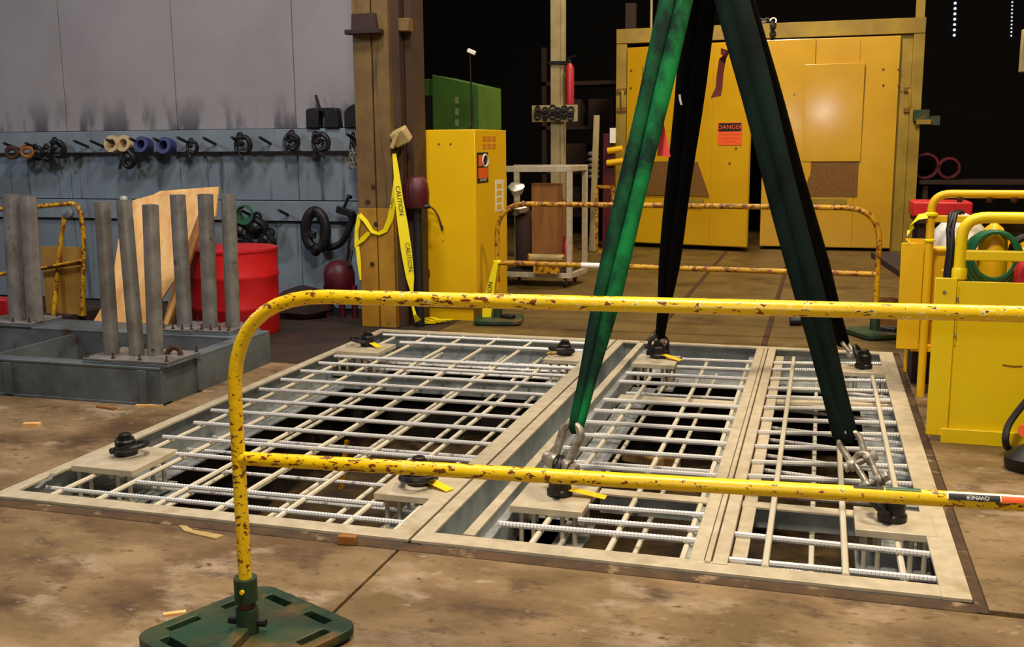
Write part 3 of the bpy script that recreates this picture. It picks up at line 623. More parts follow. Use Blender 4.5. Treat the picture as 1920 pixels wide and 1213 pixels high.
X1, YR = .462, 6.46
rbx2 = thing('rail_box', 'yellow sheet steel box with pipe rails, standing behind the nearest one', 'steel box', (.9, YR, 0))
MB().box(X1, X1+.125, YR, YR+.014, .275, .905).build('front_sheet', M['yellow'], rbx2, bevel=.003)
MB().box(X1+.125, 1.75, YR+.05, YR+.064, .30, .885).build('front_sheet', M['yellow'], rbx2, bevel=.003)
MB().box(X1+.07, X1+.082, YR+.014, YR+.7, .275, .87).build('side_sheet', M['yellow'], rbx2)
MB().box(1.74, 1.752, YR+.064, YR+.7, .275, .87).build('side_sheet', M['yellow'], rbx2)
MB().box(X1+.082, 1.74, YR+.014, YR+.7, .26, .275).build('bottom_sheet', M['yellow'], rbx2)
MB().box(X1+.082, 1.74, YR+.69, YR+.7, .275, .87).build('back_sheet', M['yellow'], rbx2)
MB().cyl((X1+.13, YR+.04, .865), (1.7, YR+.04, .865), .018, 10).build('lower_rail', M['yellow'], rbx2)
MB().cyl((X1+.13, YR+.04, .47), (1.0, YR+.04, .47), .016, 10).build('lower_rail', M['yellow'], rbx2)
xq = X1+.148
MB().tube(fillet([(xq, YR-.03, 0), (xq, YR-.03, 1.192), (1.70, YR-.03, 1.192), (1.70, YR-.03, 0)], .10, 8), .023, 14).build('rail_frame', M['yellow'], rbx2)
MB().box(xq+.01, 1.69, YR-.045, YR-.015, 1.03, 1.07).build('mid_rail', M['yellow'], rbx2, bevel=.005)
for px in (1800, 1856, 1902):
    c = yy(px, 369, YR-.03); MB().lathe(c+V((0, 0, -.012)), [(.012, -.02), (.02, .0), (.012, .02)], 10).build('clip', M['rust'], rbx2)
for s in (0, 1): MB().cyl((X1+.12+1.1*s, YR+.66, 0), (X1+.12+1.1*s, YR+.66, .275), .02, 10).build('leg', M['yellow'], rbx2)
MB().box(X1+.12, 1.6, YR+.3, YR+.65, .0, .26).build('dark_skid', M['darkbrown'], rbx2)

# things in and on the two boxes
t = thing('hose_coil', 'green air hose coil hanging on the yellow bracket inside the near rail box', 'hose', yy(1862, 510, 5.85), )
c = yy(1862, 478, 5.85); b = MB()
for k in range(5):
    rr = .105+.011*k; b.tube(circ(c+V((0, -.05+.022*k, -.012*k)), (1, 0, 0), (0, 0, 1), rr, 22, rb=rr*1.15), .011, 6, True)
b.build('hose', M['hosegreen'], t)
t = tag(MB().lathe(c+V((.005, .06, -.26)), [(.07, 0), (.075, .02), (.075, .25), (.07, .33), (.045, .395), (.015, .42)], 20).build('traffic_cone', M['yellow'], loc=c+V((.005, .06, -.26))), 'yellow dome topped marker inside the coil of green hose', 'marker')
t = tag(MB().lathe(yy(1800, 450, 6.75)+V((0, 0, -.2)), [(.05, 0), (.12, .05), (.15, .14), (.14, .25), (.09, .33), (.02, .35)], 14).build('plastic_bag', M['bagwhite'], loc=yy(1800, 450, 6.75)+V((0, 0, -.2))), 'crumpled white plastic bag in the rear rail box', 'bag')
me = t.data
for v in me.vertices: v.co += V((random.uniform(-.018, .018), random.uniform(-.018, .018), random.uniform(-.015, .015)))
c = yy(1781, 400, 5.95)
b = MB()
for k, (ox, oy) in enumerate(((0, 0), (.014, .008), (-.013, .004), (.006, -.014), (-.006, -.012))):
    o = V((ox, oy, 0)); w_ = [V((random.uniform(-.008, .008), random.uniform(-.006, .006), 0)) for q in range(7)]
    P_ = [c+V((.05, .02, .0)), yy(1797, 396, 5.9), yy(1787, 402, 5.85), yy(1780, 430, 5.8), yy(1781, 470, 5.78), yy(1777, 510, 5.76), yy(1774, 545, 5.75)]
    b.tube([p+o*1.0+q for p, q in zip(P_, w_)], .0095, 6)
tag(b.build('cable_bundle', M['blackrubber'], loc=yy(1776, 510, 5.76)), 'black cable bundle draped over the corner of the near rail box', 'cable')
tag(MB().box(.60, .98, 7.6, 7.95, .98, 1.08).build('red_box', M['red'], loc=(.79, 7.78, .98), bevel=.01), 'long red box behind the rear yellow rail', 'box')
tb = thing('steel_table', 'low dark steel bench carrying the red box', 'bench', (.7, 7.8, 0))
MB().box(.62, 1.6, 7.5, 8.05, .94, .98).build('top', M['darkbrown'], tb, bevel=.005)
for x in (.66, 1.54):
    for y in (7.56, 8.0): MB().box(x-.02, x+.02, y-.02, y+.02, 0, .94).build('leg', M['darkbrown'], tb)
c = yy(1915, 430, 5.7)
tag(MB().tube(circ(yy(1925, 470, 5.9), (1, 0, 0), (0, 0, 1), .07, 20), .02, 8, True).build('black_hose', M['blackrubber'], loc=yy(1925, 470, 5.9)), 'black hose loop beside the green coil', 'hose')
tag(MB().lathe(yy(1922, 510, 5.75)+V((0, 0, -.14)), [(.03, 0), (.05, .02), (.05, .16), (.03, .2)], 12).build('red_canister', M['red'], loc=yy(1922, 510, 5.75)+V((0, 0, -.14))), 'red canister at the far right behind the near yellow sheet', 'canister')
g = fl_(1900, 838, .02)
tag(MB().tube(fillet([yy(1930, 745, 5.36), yy(1905, 775, 5.35), yy(1888, 800, 5.32), yy(1884, 828, 5.26), fl_(1890, 842, .018), fl_(1925, 850, .018), fl_(1960, 860, .018)], .05, 4), .017, 8).build('black_hose', M['blackrubber'], loc=fl_(1890, 842, 0)), 'black hose arching down against the near yellow sheet', 'hose')
tag(MB().lathe(fl_(1925, 880, 0), [(.09, 0), (.1, .03), (.1, .06), (.05, .1), (.02, .12)], 16).build('tool_body', M['black'], loc=fl_(1925, 880, 0)), 'black round tool on the floor at the right edge', 'tool')
t = tag(MB().lathe(yy(1926, 795, 5.2)+V((0, 0, -.03)), [(.02, 0), (.035, .02), (.03, .08)], 12, (-.3, -1, .2)).build('red_nozzle', M['orange'], loc=yy(1926, 795, 5.2)), 'orange red fitting beside the black hose', 'fitting')
# tape knot on the rear rail box
kt = thing('caution_tape', 'scrap of yellow caution tape knotted round the rear rail box post', 'tape', (xq, YR-.03, 1.0))
MB().tube(circ((xq, YR-.03, 1.075), (1, 0, 0), (0, 1, 0), .027, 14), .012, 6, True).build('knot', M['tape'], kt)
MB().strip([(xq-.02, YR-.055, 1.07), (xq-.07, YR-.06, 1.06), (xq-.105, YR-.06, 1.02), (xq-.10, YR-.055, .985), (xq-.125, YR-.05, .965)], [V((0, .02, .03)), V((0, .02, .03)), V((.02, .02, .02)), V((.02, 0, .02)), V((.0, .02, .03))], .001).build('tail', M['tape'], kt)
MB().tube(circ((xq, YR-.03, .925), (1, 0, 0), (0, 1, 0), .026, 14), .008, 6, True).build('knot', M['tape'], kt)
# planks behind, by the booth's right foot
tag(MB().bar(yy(1655, 478, 9.6), yy(1720, 520, 8.6), .2, .05).build('timber_beam', M['darkbrown'], loc=yy(1680, 490, 9.2)), 'dark slanting timber beside the rear yellow rail box', 'timber')
for i, (py, zz) in enumerate(((510, .2), (532, .1))):
    q = fl_(1665, py+8, .05)
    tag(MB().box(.47, 1.5, 9.3-.35*i, 9.55-.35*i, 0, .05+.1*(1-i)).build('plank', M['plybrown'], loc=(.98, 9.4-.35*i, 0)), ('upper' if i == 0 else 'lower')+' grey brown plank lying behind the rear yellow box', 'plank')

# ---------------------------------------------------------------- tall yellow cabinet, left of centre
cb = thing('yellow_cabinet', 'tall yellow steel cabinet with warning stickers beside the brown column', 'cabinet', (-3.02, 8.7, 0))
CX0, CX1, CY0, CY1, CZ = -3.265, -2.775, 8.3, 9.2, 1.612
MB().box(CX0, CX1, CY0, CY1, .11, CZ).build('body', M['yellow'], cb, bevel=.006)
MB().box(CX0+.03, CX1-.04, CY0+.02, CY1-.02, 0, .11).build('plinth', M['yellow'], cb)
for px in (823, 845): MB().lathe(yy(px, 270, CY0), [(.008, 0), (.006, .006)], 8, (0, -1, 0)).build('rivet', M['rust'], cb)
def xface(px, py): return xx(px, py, CX1)
def xquad(p0, p1, th, m, name, par):                    # rectangle on the right-hand face from picture corners
    a, c = xface(*p0), xface(*p1); return MB().box(CX1, CX1+th, a.y, c.y, min(a.z, c.z), max(a.z, c.z)).build(name, m, par)
sg = xquad((894, 286), (915, 341), .004, M['print'], 'warning_sticker', cb)
xquad((896, 291), (903.5, 311), .0055, M['orange'], 'orange_field', sg); xquad((896, 315), (914, 333), .0055, M['orange'], 'orange_field', sg)
c = xface(908.5, 301); MB().tube(circ(c+V((.006, 0, 0)), (0, 1, 0), (0, 0, 1), .075, 20, rb=.05), .008, 6, True).build('white_ring', M['white'], sg)
c = xface(905, 337); letters('DANGER', c+V((.006, 0, 0)), (0, 1, 0), (0, 0, 1), .022, M['white'], sg, .001, 1.6)
for px, py in ((908, 260), (908, 274), (917, 260), (917, 274), (926, 260), (926, 274)):
    xquad((px-3.6, py-5), (px+3.6, py+5), .002, M['fadedred'], 'faded_print', cb)
lb = xquad((928, 338), (944, 394), .003, M['white'], 'white_label', cb)
for i in range(4):
    a = xface(931, 345+13*i); c = xface(940, 352+13*i); MB().box(CX1+.003, CX1+.0045, a.y, c.y, c.z, a.z).build('mark', M['yellow'], lb)
cbl = thing('cable_stub', 'thin brown cord stub curling across the front of the yellow cabinet', 'cord', yy(822, 410, 8.24))
MB().tube(fillet([yy(798, 384, 8.22), yy(812, 390, 8.24), yy(822, 405, 8.26), yy(829, 428, 8.285)], .04, 5), .008, 8).build('cord', M['cord'], cbl)
MB().cyl(yy(827, 422, 8.28), yy(830, 430, 8.285), .011, 8).build('plug', M['rust'], cbl)
tag(MB().tube(fillet([yy(793, 536, 8.27), yy(800, 530, 8.28), yy(806, 515, 8.285), yy(804, 505, 8.285)], .02, 4), .005, 6).build('wire', M['cord'], loc=yy(800, 530, 8.28)), 'short brown wire on the lower left of the yellow cabinet', 'wire')

# ---------------------------------------------------------------- column
pl = thing('steel_column', 'broad brown built-up column with dark cap plate and faded yellow lower band', 'column', (-3.42, 7.95, 0))
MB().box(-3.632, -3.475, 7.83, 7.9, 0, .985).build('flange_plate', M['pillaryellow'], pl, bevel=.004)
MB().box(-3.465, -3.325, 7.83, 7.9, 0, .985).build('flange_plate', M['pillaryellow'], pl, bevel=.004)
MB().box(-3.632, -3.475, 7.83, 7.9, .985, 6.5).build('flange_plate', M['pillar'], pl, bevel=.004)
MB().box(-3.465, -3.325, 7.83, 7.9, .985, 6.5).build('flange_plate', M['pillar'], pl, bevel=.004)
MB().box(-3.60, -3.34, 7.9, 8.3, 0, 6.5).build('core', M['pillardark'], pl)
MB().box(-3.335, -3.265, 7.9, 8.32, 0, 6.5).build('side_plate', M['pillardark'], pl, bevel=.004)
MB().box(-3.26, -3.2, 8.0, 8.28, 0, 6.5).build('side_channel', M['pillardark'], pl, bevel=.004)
cz = yy(690, 60, 7.83).z
MB().box(-3.66, -3.36, 7.74, 7.83, cz-.02, cz+.015).build('cap_plate', M['darkbrown'], pl, bevel=.004)
MB().prism([(-3.62, 7.78, cz+.015), (-3.40, 7.78, cz+.015), (-3.42, 7.80, cz+.14), (-3.62, 7.80, cz+.14)], (0, .05, 0)).build('cap_bracket', M['darkbrown'], pl)
c = yy(731, 173, 7.895); MB().box(c.x-.012, c.x+.014, 7.893, 7.901, c.z-.09, c.z+.09).build('yellow_marker', M['tagyellow'], pl)
for px, py in ((698, 495), (705, 420), (690, 378), (700, 350)):
    c = yy(px, py, 7.83); MB().lathe(c, [(.02, 0), (.016, .01)], 10, (0, -1, 0)).build('bolt', M['darkbrown'], pl)
c = yy(762, 48, 7.98); MB().box(c.x-.04, c.x+.05, 7.9, 8.0, c.z-.05, c.z+.05).build('junction_box', M['pillar'], pl, bevel=.006)
wl_ = thing('work_lamp', 'beige work lamp head tilted on the side of the brown column', 'lamp', yy(745, 262, 7.85))
m_ = Matrix.Rotation(D(-24), 3, 'Y')@Matrix.Rotation(D(20), 3, 'X')
MB().obox(yy(752, 256, 7.84), (.13, .12, .12), m_).build('housing', M['beige'], wl_, bevel=.012)
MB().obox(yy(740, 264, 7.78), (.035, .03, .13), Matrix.Rotation(D(24), 3, 'Y')).build('visor', M['beige'], wl_, bevel=.006)
MB().cyl(yy(742, 280, 7.85), yy(738, 300, 7.88), .03, 12).build('neck', M['rust'], wl_)
MB().box(yy(738, 292, 7.88).x-.03, -3.30, 7.87, 7.91, yy(738, 300, 7.88).z-.03, yy(738, 292, 7.88).z).build('bracket', M['rust'], wl_)

# caution tape runs on the column
ct = thing('caution_tape', 'yellow caution tape strip hanging from the column lamp down to a pile on the floor', 'tape', fl_(790, 606))
def strip_px(pts, Y, wpx, name, par, m=None, th=.001):
    P = [yy(p[0], p[1], Y if len(p) < 3 else p[2]) for p in pts]; W = []
    for i in range(len(P)):
        t_ = (P[min(i+1, len(P)-1)]-P[max(i-1, 0)]).normalized(); vw = (P[i]-CP).normalized(); s_ = t_.cross(vw).normalized()
        ww = wpx[i] if isinstance(wpx, list) else wpx
        W.append(s_*(ww*(P[i]-CP).length/F_PX))
    return MB().strip(P, W, th).build(name, m or M['tape'], par), P, W
s_, P_, W_ = strip_px([(739, 288), (744, 330), (748, 372), (755, 420), (762, 470), (769, 520)], 7.80, [7, 11, 15, 19, 20, 15], 'strip', ct)
def tape_text(p0, p1, h, par, Y=7.795, txt='CAUTION', flip=False, sq=1.0):
    a, c = yy(p0[0], p0[1], Y), yy(p1[0], p1[1], Y); R_ = (c-a); L_ = R_.length; R_.normalize(); vw = -((a+c)/2-CP).normalized()
    U_ = vw.cross(R_).normalized(); 
    if flip: R_, U_ = -R_, -U_
    hh = h*((a+c)/2-CP).length/F_PX
    o = letters(txt, (a+c)/2, R_, U_, hh, M['print'], par, .0)
    return o
tape_text((745, 348), (753, 404), 9, s_); tape_text((763, 454), (770, 510), 9, s_)
strip_px([(769, 520), (772, 545, 7.8), (774, 575, 7.8), (778, 590, 7.8), (784, 602, 7.85)], 7.8, [15, 6, 4, 6, 12], 'strip', ct)
for i in range(4):
    c = fl_(785+10*i, 605-2*i, .012+.006*i); MB().strip([c+V((-.14, -.02, 0)), c+V((-.05, .04, .012)), c+V((.04, -.02, .004)), c+V((.15, .03, .0))], V((.01, .06, .0)), .0012).build('loose_coil', M['tape'], ct)
ct2 = thing('caution_tape', 'yellow caution tape looped across the front of the brown column', 'tape', yy(705, 440, 7.81))
strip_px([(742, 330), (739, 370), (732, 410), (722, 432), (710, 438), (698, 434), (686, 415), (674, 402)], 7.815, [6, 10, 11, 9, 6, 7, 8, 8], 'strip', ct2)
strip_px([(674, 402), (669, 430), (668, 462), (680, 448), (692, 436)], 7.812, [7, 8, 8, 9, 7], 'strip', ct2)
strip_px([(670, 462), (673, 490), (676, 525)], 7.81, [7, 7, 3], 'strip', ct2)
tape_text((737, 368), (731, 394), 7, ct2, 7.80, 'CAU', True); tape_text((673, 418), (672, 446), 5, ct2, 7.80, 'TION')
ct3 = thing('caution_tape', 'yellow caution tape tied to the left post of the rear barrier', 'tape', A2+V((-.02, -.04, .5)))
MB().tube(circ(A2+V((0, 0, .51)), (1, 0, 0), (0, 1, 0), .026, 14), .016, 6, True).build('knot', M['tape'], ct3)
s3_, _, _ = strip_px([(930, 492), (924, 520), (918, 550), (913, 580), (912, 605)], 8.28, [8, 12, 16, 17, 16], 'strip', ct3)
tape_text((917, 555), (920, 530), 9, s3_, 8.27, 'TION')

# burgundy hose reel hood beside the column
rd = thing('reel_hood', 'burgundy rounded hood on a black pipe stand between column and yellow cabinet', 'hood', yy(786, 600, 7.95))
c = yy(782, 362, 7.95)
MB().lathe(c+V((-.005, .0, -.12)), [(.092, 0), (.1, .02), (.104, .12), (.095, .2), (.065, .245), (.02, .257)], 22).build('hood', M['burgundy'], rd)
MB().cyl(c+V((.0, 0, -.12)), V((c.x, 7.95, 0)), .038, 14).build('stand_pipe', M['blackrubber'], rd)
MB().cyl(yy(796, 388, 7.86), yy(806, 386, 7.88), .02, 10).build('cord_grip', M['black'], rd)

# ---------------------------------------------------------------- things in the dark opening behind
gc = thing('green_cabinet', 'green steel machine cabinet in the dark behind the yellow cabinet', 'cabinet', (-3.9, 10.9, 0))
p0, p1 = yy(810, 140, 10.5), yy(897, 160, 10.5)
MB().prism([(p0.x, 10.5, 0), (p0.x, 10.5, p0.z), (p1.x, 10.5+.0, p1.z), (p1.x, 10.5, 0)], (0, .8, 0)).build('body', M['green'], gc, smooth=False, bevel=.006)
MB().box(-3.97-.2, -3.99, 10.55, 11.3, 0, 2.17).build('side_door', M['green'], gc, bevel=.006)
MB().box(-4.16, -3.995, 10.53, 10.55, 1.6, 2.0).build('window_slot', M['blackrubber'], gc)
for i, py in enumerate((188, 210, 230)):
    c = yy(857, py, 10.5); MB().box(c.x-.02, c.x+.02, 10.494, 10.5, c.z-.035, c.z+.035).build('faded_mark', M['paleprint'], gc)
ro = thing('whip_rod', 'thin black rod with a white tip standing before the green cabinet', 'rod', yy(886, 240, 10.3))
r0, r1 = yy(886, 240, 8.75), yy(881, 96, 8.75)
r0.z = CZ+.002
MB().tube([r0, (r0+r1)/2, r1], [.013, .008, .005], 8).build('rod', M['black'], ro)
MB().bar(r1+V((-.02, 0, .01)), r1+V((.05, 0, -.02)), .03, .035).build('tip', M['white'], ro, bevel=.006)
ro.location = r0; dlt = V(ro['_o'])-r0
for ch in ro.children: ch.location = dlt
MB().lathe(r0, [(.03, 0), (.03, .02), (.015, .03)], 12).build('foot', M['black'], ro).location = dlt
po = thing('cream_column', 'slim cream painted steel column with a black strap in the dark opening', 'column', (-3.24, 13, 0))
cx0, cx1 = yy(1033, 0, 13).x, yy(1057, 0, 13).x
MB().box(cx0, cx1-.045, 12.97, 13.0, .78, 6.5).build('flange', M['cream'], po, bevel=.003)
MB().box(cx1-.04, cx1, 12.98, 13.12, .78, 6.5).build('web', M['cream'], po, bevel=.003)
MB().box(cx0-.01, cx1+.0, 12.95, 13.14, 0, .78).build('foot_casing', M['plybrown'], po, bevel=.005)
z = yy(1045, 118, 13).z; MB().box(cx0-.02, cx1+.06, 12.955, 13.13, z-.02, z+.02).build('strap', M['black'], po)
ex = thing('fire_extinguisher', 'red fire extinguisher hung on the right side of the cream column', 'extinguisher', yy(1068, 200, 12.95))
z0, z1 = yy(1068, 198, 12.95).z, yy(1066, 118, 12.95).z; xe = yy(1067, 160, 12.95).x
MB().lathe((xe, 12.98, z0), [(.04, 0), (.056, .02), (.056, z1-z0-.06), (.03, z1-z0-.01), (.018, z1-z0)], 16).build('tank', M['extred'], ex)
MB().lathe((xe, 12.98, z1), [(.02, 0), (.02, .05), (.014, .06)], 10).build('valve', M['black'], ex)
MB().bar((xe-.03, 12.97, z1+.06), (xe+.09, 12.95, z1+.085), .02, .02).build('handle', M['black'], ex)
bd = thing('hook_board', 'pale board with a row of dark chain hooks on the cream column', 'board', yy(1040, 214, 12.9))
p0, p1 = yy(997, 198, 12.92), yy(1082, 228, 12.92)
MB().box(p0.x, p1.x, 12.92, 12.96, p1.z, p0.z).build('board', M['cream'], bd, bevel=.004)
for i, px in enumerate((1008, 1022, 1036, 1046, 1058, 1070)):
    c = yy(px, 208+3*(i % 2), 12.9); q = MB()
    for k in range(3): q.tube(circ(c+V((.008*(k % 2), 0, .03-.045*k)), (1, 0, 0), (0, .3, 1), .028+.006*((i+k) % 3), 10), .012, 6, True)
    q.build('chain_hook', M['clampsteel'], bd)

# cart of galvanized square tube
ca = thing('frame_cart', 'galvanized square tube cart on casters standing right of the yellow cabinet', 'cart', (-2.78, 10.75, 0))
xl, xr = -3.2, -2.49
def post(x, y, z0, z1, w=.055): MB().box(x-w/2, x+w/2, y-w/2, y+w/2, z0, z1).build('post', M['galv'], ca, bevel=.004)
post(xl, 10.5, .1, 1.2); post(xr, 10.5, .1, 1.2); post(xl, 11.0, .1, 1.2); post(-2.44, 11.0, .1, 1.2)
MB().box(xl-.03, xr+.03, 10.472, 10.528, 1.2, 1.262).build('top_bar', M['galv'], ca, bevel=.004)
MB().box(xl-.03, -2.41, 10.972, 11.028, 1.2, 1.262).build('top_bar', M['galv'], ca, bevel=.004)
MB().box(xl-.03, xr+.03, 10.472, 10.528, .1, .155).build('bottom_bar', M['galv'], ca, bevel=.004)
MB().bar((xr, 10.53, 1.23), (-2.44, 10.97, 1.23), .05, .05).build('side_bar', M['galv'], ca)
MB().bar((xr, 10.53, .125), (-2.44, 10.97, .125), .05, .05).build('side_bar', M['galv'], ca)
MB().bar((xl, 10.53, .125), (xl, 10.97, .125), .05, .05).build('side_bar', M['galv'], ca)
MB().box(xl, xr, 10.5, 11.0, .155, .17).build('deck', M['darkbrown'], ca)
for x in (xl+.03, xr-.05):
    for y in (10.52, 10.98):
        MB().lathe((x-.015, y, .05), [(.02, 0), (.05, .004), (.05, .026), (.02, .03)], 16, (1, 0, 0)).build('caster', M['black'], ca)
tag(MB().box(-2.93, -2.6, 10.62, 10.66, .172, 1.08).build('board', M['plybrown'], loc=(-2.77, 10.64, .172), bevel=.003), 'brown plywood board standing in the galvanized cart', 'board')
yr = thing('yellow_roll', 'pale yellow roll lying across the lower front of the cart', 'roll', fl_(1025, 490, .25))
q0, q1 = yy(992, 483, 10.42), yy(1058, 484, 10.42)
MB().cyl(q0, q1, .04, 16).build('roll', M['beige'], yr); MB().cyl(q0+V((-.004, 0, 0)), q0+V((.012, 0, 0)), .043, 16).build('rim', M['rustyellow'], yr); MB().cyl(q1+V((-.012, 0, 0)), q1+V((.004, 0, 0)), .043, 16).build('rim', M['rustyellow'], yr)
MB().box(q0.x+.05, q1.x-.05, 10.40, 10.44, .155, q0.z-.035).build('stand', M['rustyellow'], yr)
for i, (px, py) in enumerate(((965, 360), (972, 395))):
    c = yy(px, py, 10.6); o = MB().lathe(c, [(.05, 0), (.09, .03), (.07, .08), (.03, .1)], 9, (.4, -.5, .8)).build('crumpled_foil', M['foil'], loc=c)
    for v in o.data.vertices: v.co += V((random.uniform(-.02, .02),)*3)
    tag(o, ('upper' if i == 0 else 'lower')+' wad of crumpled pale sheet stuffed in the left of the cart', 'sheet')
b = MB()
for k in range(3): b.tube(circ((-2.9, 10.75, .2+.018*k), (1, 0, 0), (0, 1, 0), .2-.015*k, 22), .012, 6, True)
tag(b.build('cable_coil', M['black'], loc=(-2.9, 10.75, .18)), 'black cable coil on the lower deck of the cart', 'cable')
tag(MB().lathe(yy(1063, 455, 10.78)+V((0, 0, -.22)), [(.05, 0), (.07, .02), (.07, .2), (.04, .24), (.03, .3)], 14).build('red_can', M['extred'], loc=yy(1063, 455, 10.78)+V((0, 0, -.22))), 'small red can at the right end of the cart', 'can')
tag(MB().lathe((-3.03, 10.7, .172), [(.09, 0), (.1, .03), (.1, .55), (.06, .62), (.05, .7)], 14).build('dark_drum', M['darkbrown'], loc=(-3.03, 10.7, .172)), 'dark cylinder standing in the left half of the cart', 'cylinder')

# between cart and booth
sk = fl_(1128, 462)
tag(MB().bar(V((sk.x, 14.2, 0)), yy(1119, 216, 14.2), .075, .05, (0, 1, 0)).build('timber_post', M['cream'], loc=V((sk.x, 14.2, 0))), 'slim pale timber post leaning left of the yellow booth', 'post')
ins = thing('insulator_stack', 'stack of shiny grey ribbed insulators behind the slim timber post', 'insulators', yy(1113, 330, 14.6))
for k in range(5):
    c = yy(1112, 288+10.5*k, 14.6); MB().lathe(c, [(.03, -.035), (.085, -.025), (.09, 0), (.05, .03)], 14).build('shed', M['foil'], ins)
MB().cyl(yy(1112, 332, 14.6), V((yy(1112, 332, 14.6).x, 14.6, 0)), .03, 10).build('stem', M['darkbrown'], ins)
fy = thing('yellow_stand', 'narrow yellow rectangular stand left of the booth', 'stand', fl_(1135, 462))
p0, p1 = yy(1119, 350, 14), yy(1149, 462, 14)
for (a, c) in (((p0.x, p0.z), (p1.x, p0.z)), ((p0.x, p1.z), (p1.x, p1.z)), ((p0.x, p0.z), (p0.x, p1.z)), ((p1.x, p0.z), (p1.x, p1.z))):
    MB().bar((a[0], 14, a[1] if a[1] > .3 else .02), (c[0], 14, c[1] if c[1] > .3 else .02), .04, .04, (0, 1, 0)).build('rail', M['rustyellow'], fy)
for i, (px, py, L) in enumerate(((1150, 283, .16), (1150, 306, .18))):
    c = yy(px, py, 14.6); tag(MB().cyl(c+V((-L/2, 0, 0)), c+V((L/2+.05, 0, .03)), .045, 12).build('yellow_bumper', M['yellow'], loc=c), ('upper' if i == 0 else 'lower')+' yellow stub arm sticking out left of the booth', 'arm')
bk = thing('burgundy_rack', 'dark burgundy rack post beside the booth corner', 'rack', fl_(1140, 462))
p = yy(1140, 250, 14.7); MB().box(p.x-.06, p.x+.1, 14.65, 14.75, 0, p.z).build('post', M['burgundy'], bk)
tag(MB().box(yy(1148, 240, 14.62).x-.03, yy(1152, 240, 14.62).x+.02, 14.6, 14.64, yy(1148, 268, 14.62).z, yy(1148, 240, 14.62).z).build('small_plate', M['white'], loc=yy(1150, 255, 14.62)), 'small white plate at the left edge of the booth', 'plate')
cr = thing('timber_rack', 'dark brown timber shelving faint in the dark left of the booth', 'shelving', (-3.2, 17, 0))
for k, z in enumerate((.3, 1.0, 1.7, 2.4)): MB().box(-4.4, -3.1, 16.6, 17.4, z, z+.06).build('shelf', M['darkbrown'], cr)
for x in (-4.4, -3.16): MB().box(x, x+.07, 16.6, 16.67, 0, 3.0).build('upright', M['darkbrown'], cr)
for k, (x, z) in enumerate(((-4.2, .36), (-3.7, .36), (-4.1, 1.06), (-3.6, 1.06), (-4.2, 1.76), (-3.65, 1.76))):
    tag(MB().box(x, x+.42, 16.7, 17.2, z, z+.42).build('crate', M['darkbrown'], loc=(x+.21, 16.95, z), bevel=.01), ('dark brown crate on the '+('bottom', 'middle', 'third')[k//2]+' shelf of the dim rack, '+('left', 'right')[k % 2]+' one'), 'crate', 'crates on the dim rack')

# ---------------------------------------------------------------- yellow booth
BY = 15.0
bo = thing('yellow_booth', 'large yellow steel booth with double doors at the back of the hall', 'booth', (-.85, 15.5, 0))
zt = yy(1450, 44, BY).z
pL, pR = yy(1157, 70, BY).x, yy(1735, 60, BY).x
MB().box(pL, pR, BY-.06, BY+.1, zt-.2, zt).build('header', M['boothtrim'], bo, bevel=.006)
MB().box(pL, pL+.15, BY-.05, BY+.1, 0, zt-.2).build('jamb', M['boothtrim'], bo, bevel=.006)
MB().box(pR-.14, pR, BY-.05, BY+.1, 0, zt-.2).build('jamb', M['boothtrim'], bo, bevel=.006)
MB().box(pR-.3, pR-.14, BY+.0, BY+.09, 0, zt-.2).build('inner_jamb', M['boothtrim'], bo, bevel=.006)
MB().box(pL+.02, pL+.1, BY+.1, BY+4, 0, zt).build('side_wall', M['boothtrim'], bo); MB().box(pR-.1, pR-.02, BY+.1, BY+4, 0, zt).build('side_wall', M['boothtrim'], bo)
MB().box(pL+.1, pR-.1, BY+3.9, BY+4, 0, zt).build('rear_wall', M['dark'], bo); MB().box(pL+.1, pR-.1, BY+.1, BY+3.9, zt-.08, zt-.01).build('roof', M['dark'], bo)
# left leaf stands a little open
H0 = V((pL+.16, BY-.06, 0)); H1 = V((-.955, BY-.5, 0)); e = (H1-H0).normalized(); nn = V((e.y, -e.x, 0)); W = (H1-H0).length
def leaf(f0, f1, z0, z1, t0, t1, m, name, par, bev=.004):
    b = MB(); a, c = H0+e*(W*f0), H0+e*(W*f1)
    b.prism([a+nn*t0+V((0, 0, z0)), c+nn*t0+V((0, 0, z0)), c+nn*t0+V((0, 0, z1)), a+nn*t0+V((0, 0, z1))], nn*(t1-t0)); return b.build(name, m, par, smooth=False, bevel=bev)
ld = leaf(0, 1, .06, zt-.26, -.06, 0, M['boothyellow'], 'door', bo)
for f0, f1 in ((.0, .355), (.36, .70), (.705, 1)): leaf(f0+.002, f1-.002, .07, zt-.27, 0, .012, M['boothyellow'], 'door_panel', ld)
zb, zu, zk = yy(1270, 303, BY-.2).z, yy(1300, 118, BY-.2).z, yy(1270, 366, BY-.2).z
a, c1, c2 = H0+e*(W*.12), H0+e*(W*.60), H0+e*(W*.70)
MB().prism([a+nn*.012+V((0, 0, zb)), c1+nn*.012+V((0, 0, zb)), c2+nn*.012+V((0, 0, zk)), a+nn*.012+V((0, 0, zk))], nn*.02).build('filter_panel', M['boothbrown'], ld, smooth=False)
leaf(.14, .58, zb, zu, .012, .035, M['boothyellow'], 'hood_sheet', ld)
leaf(.5, .66, zk-.1, zk-.04, .012, .06, M['boothtrim'], 'filter_sill', ld)
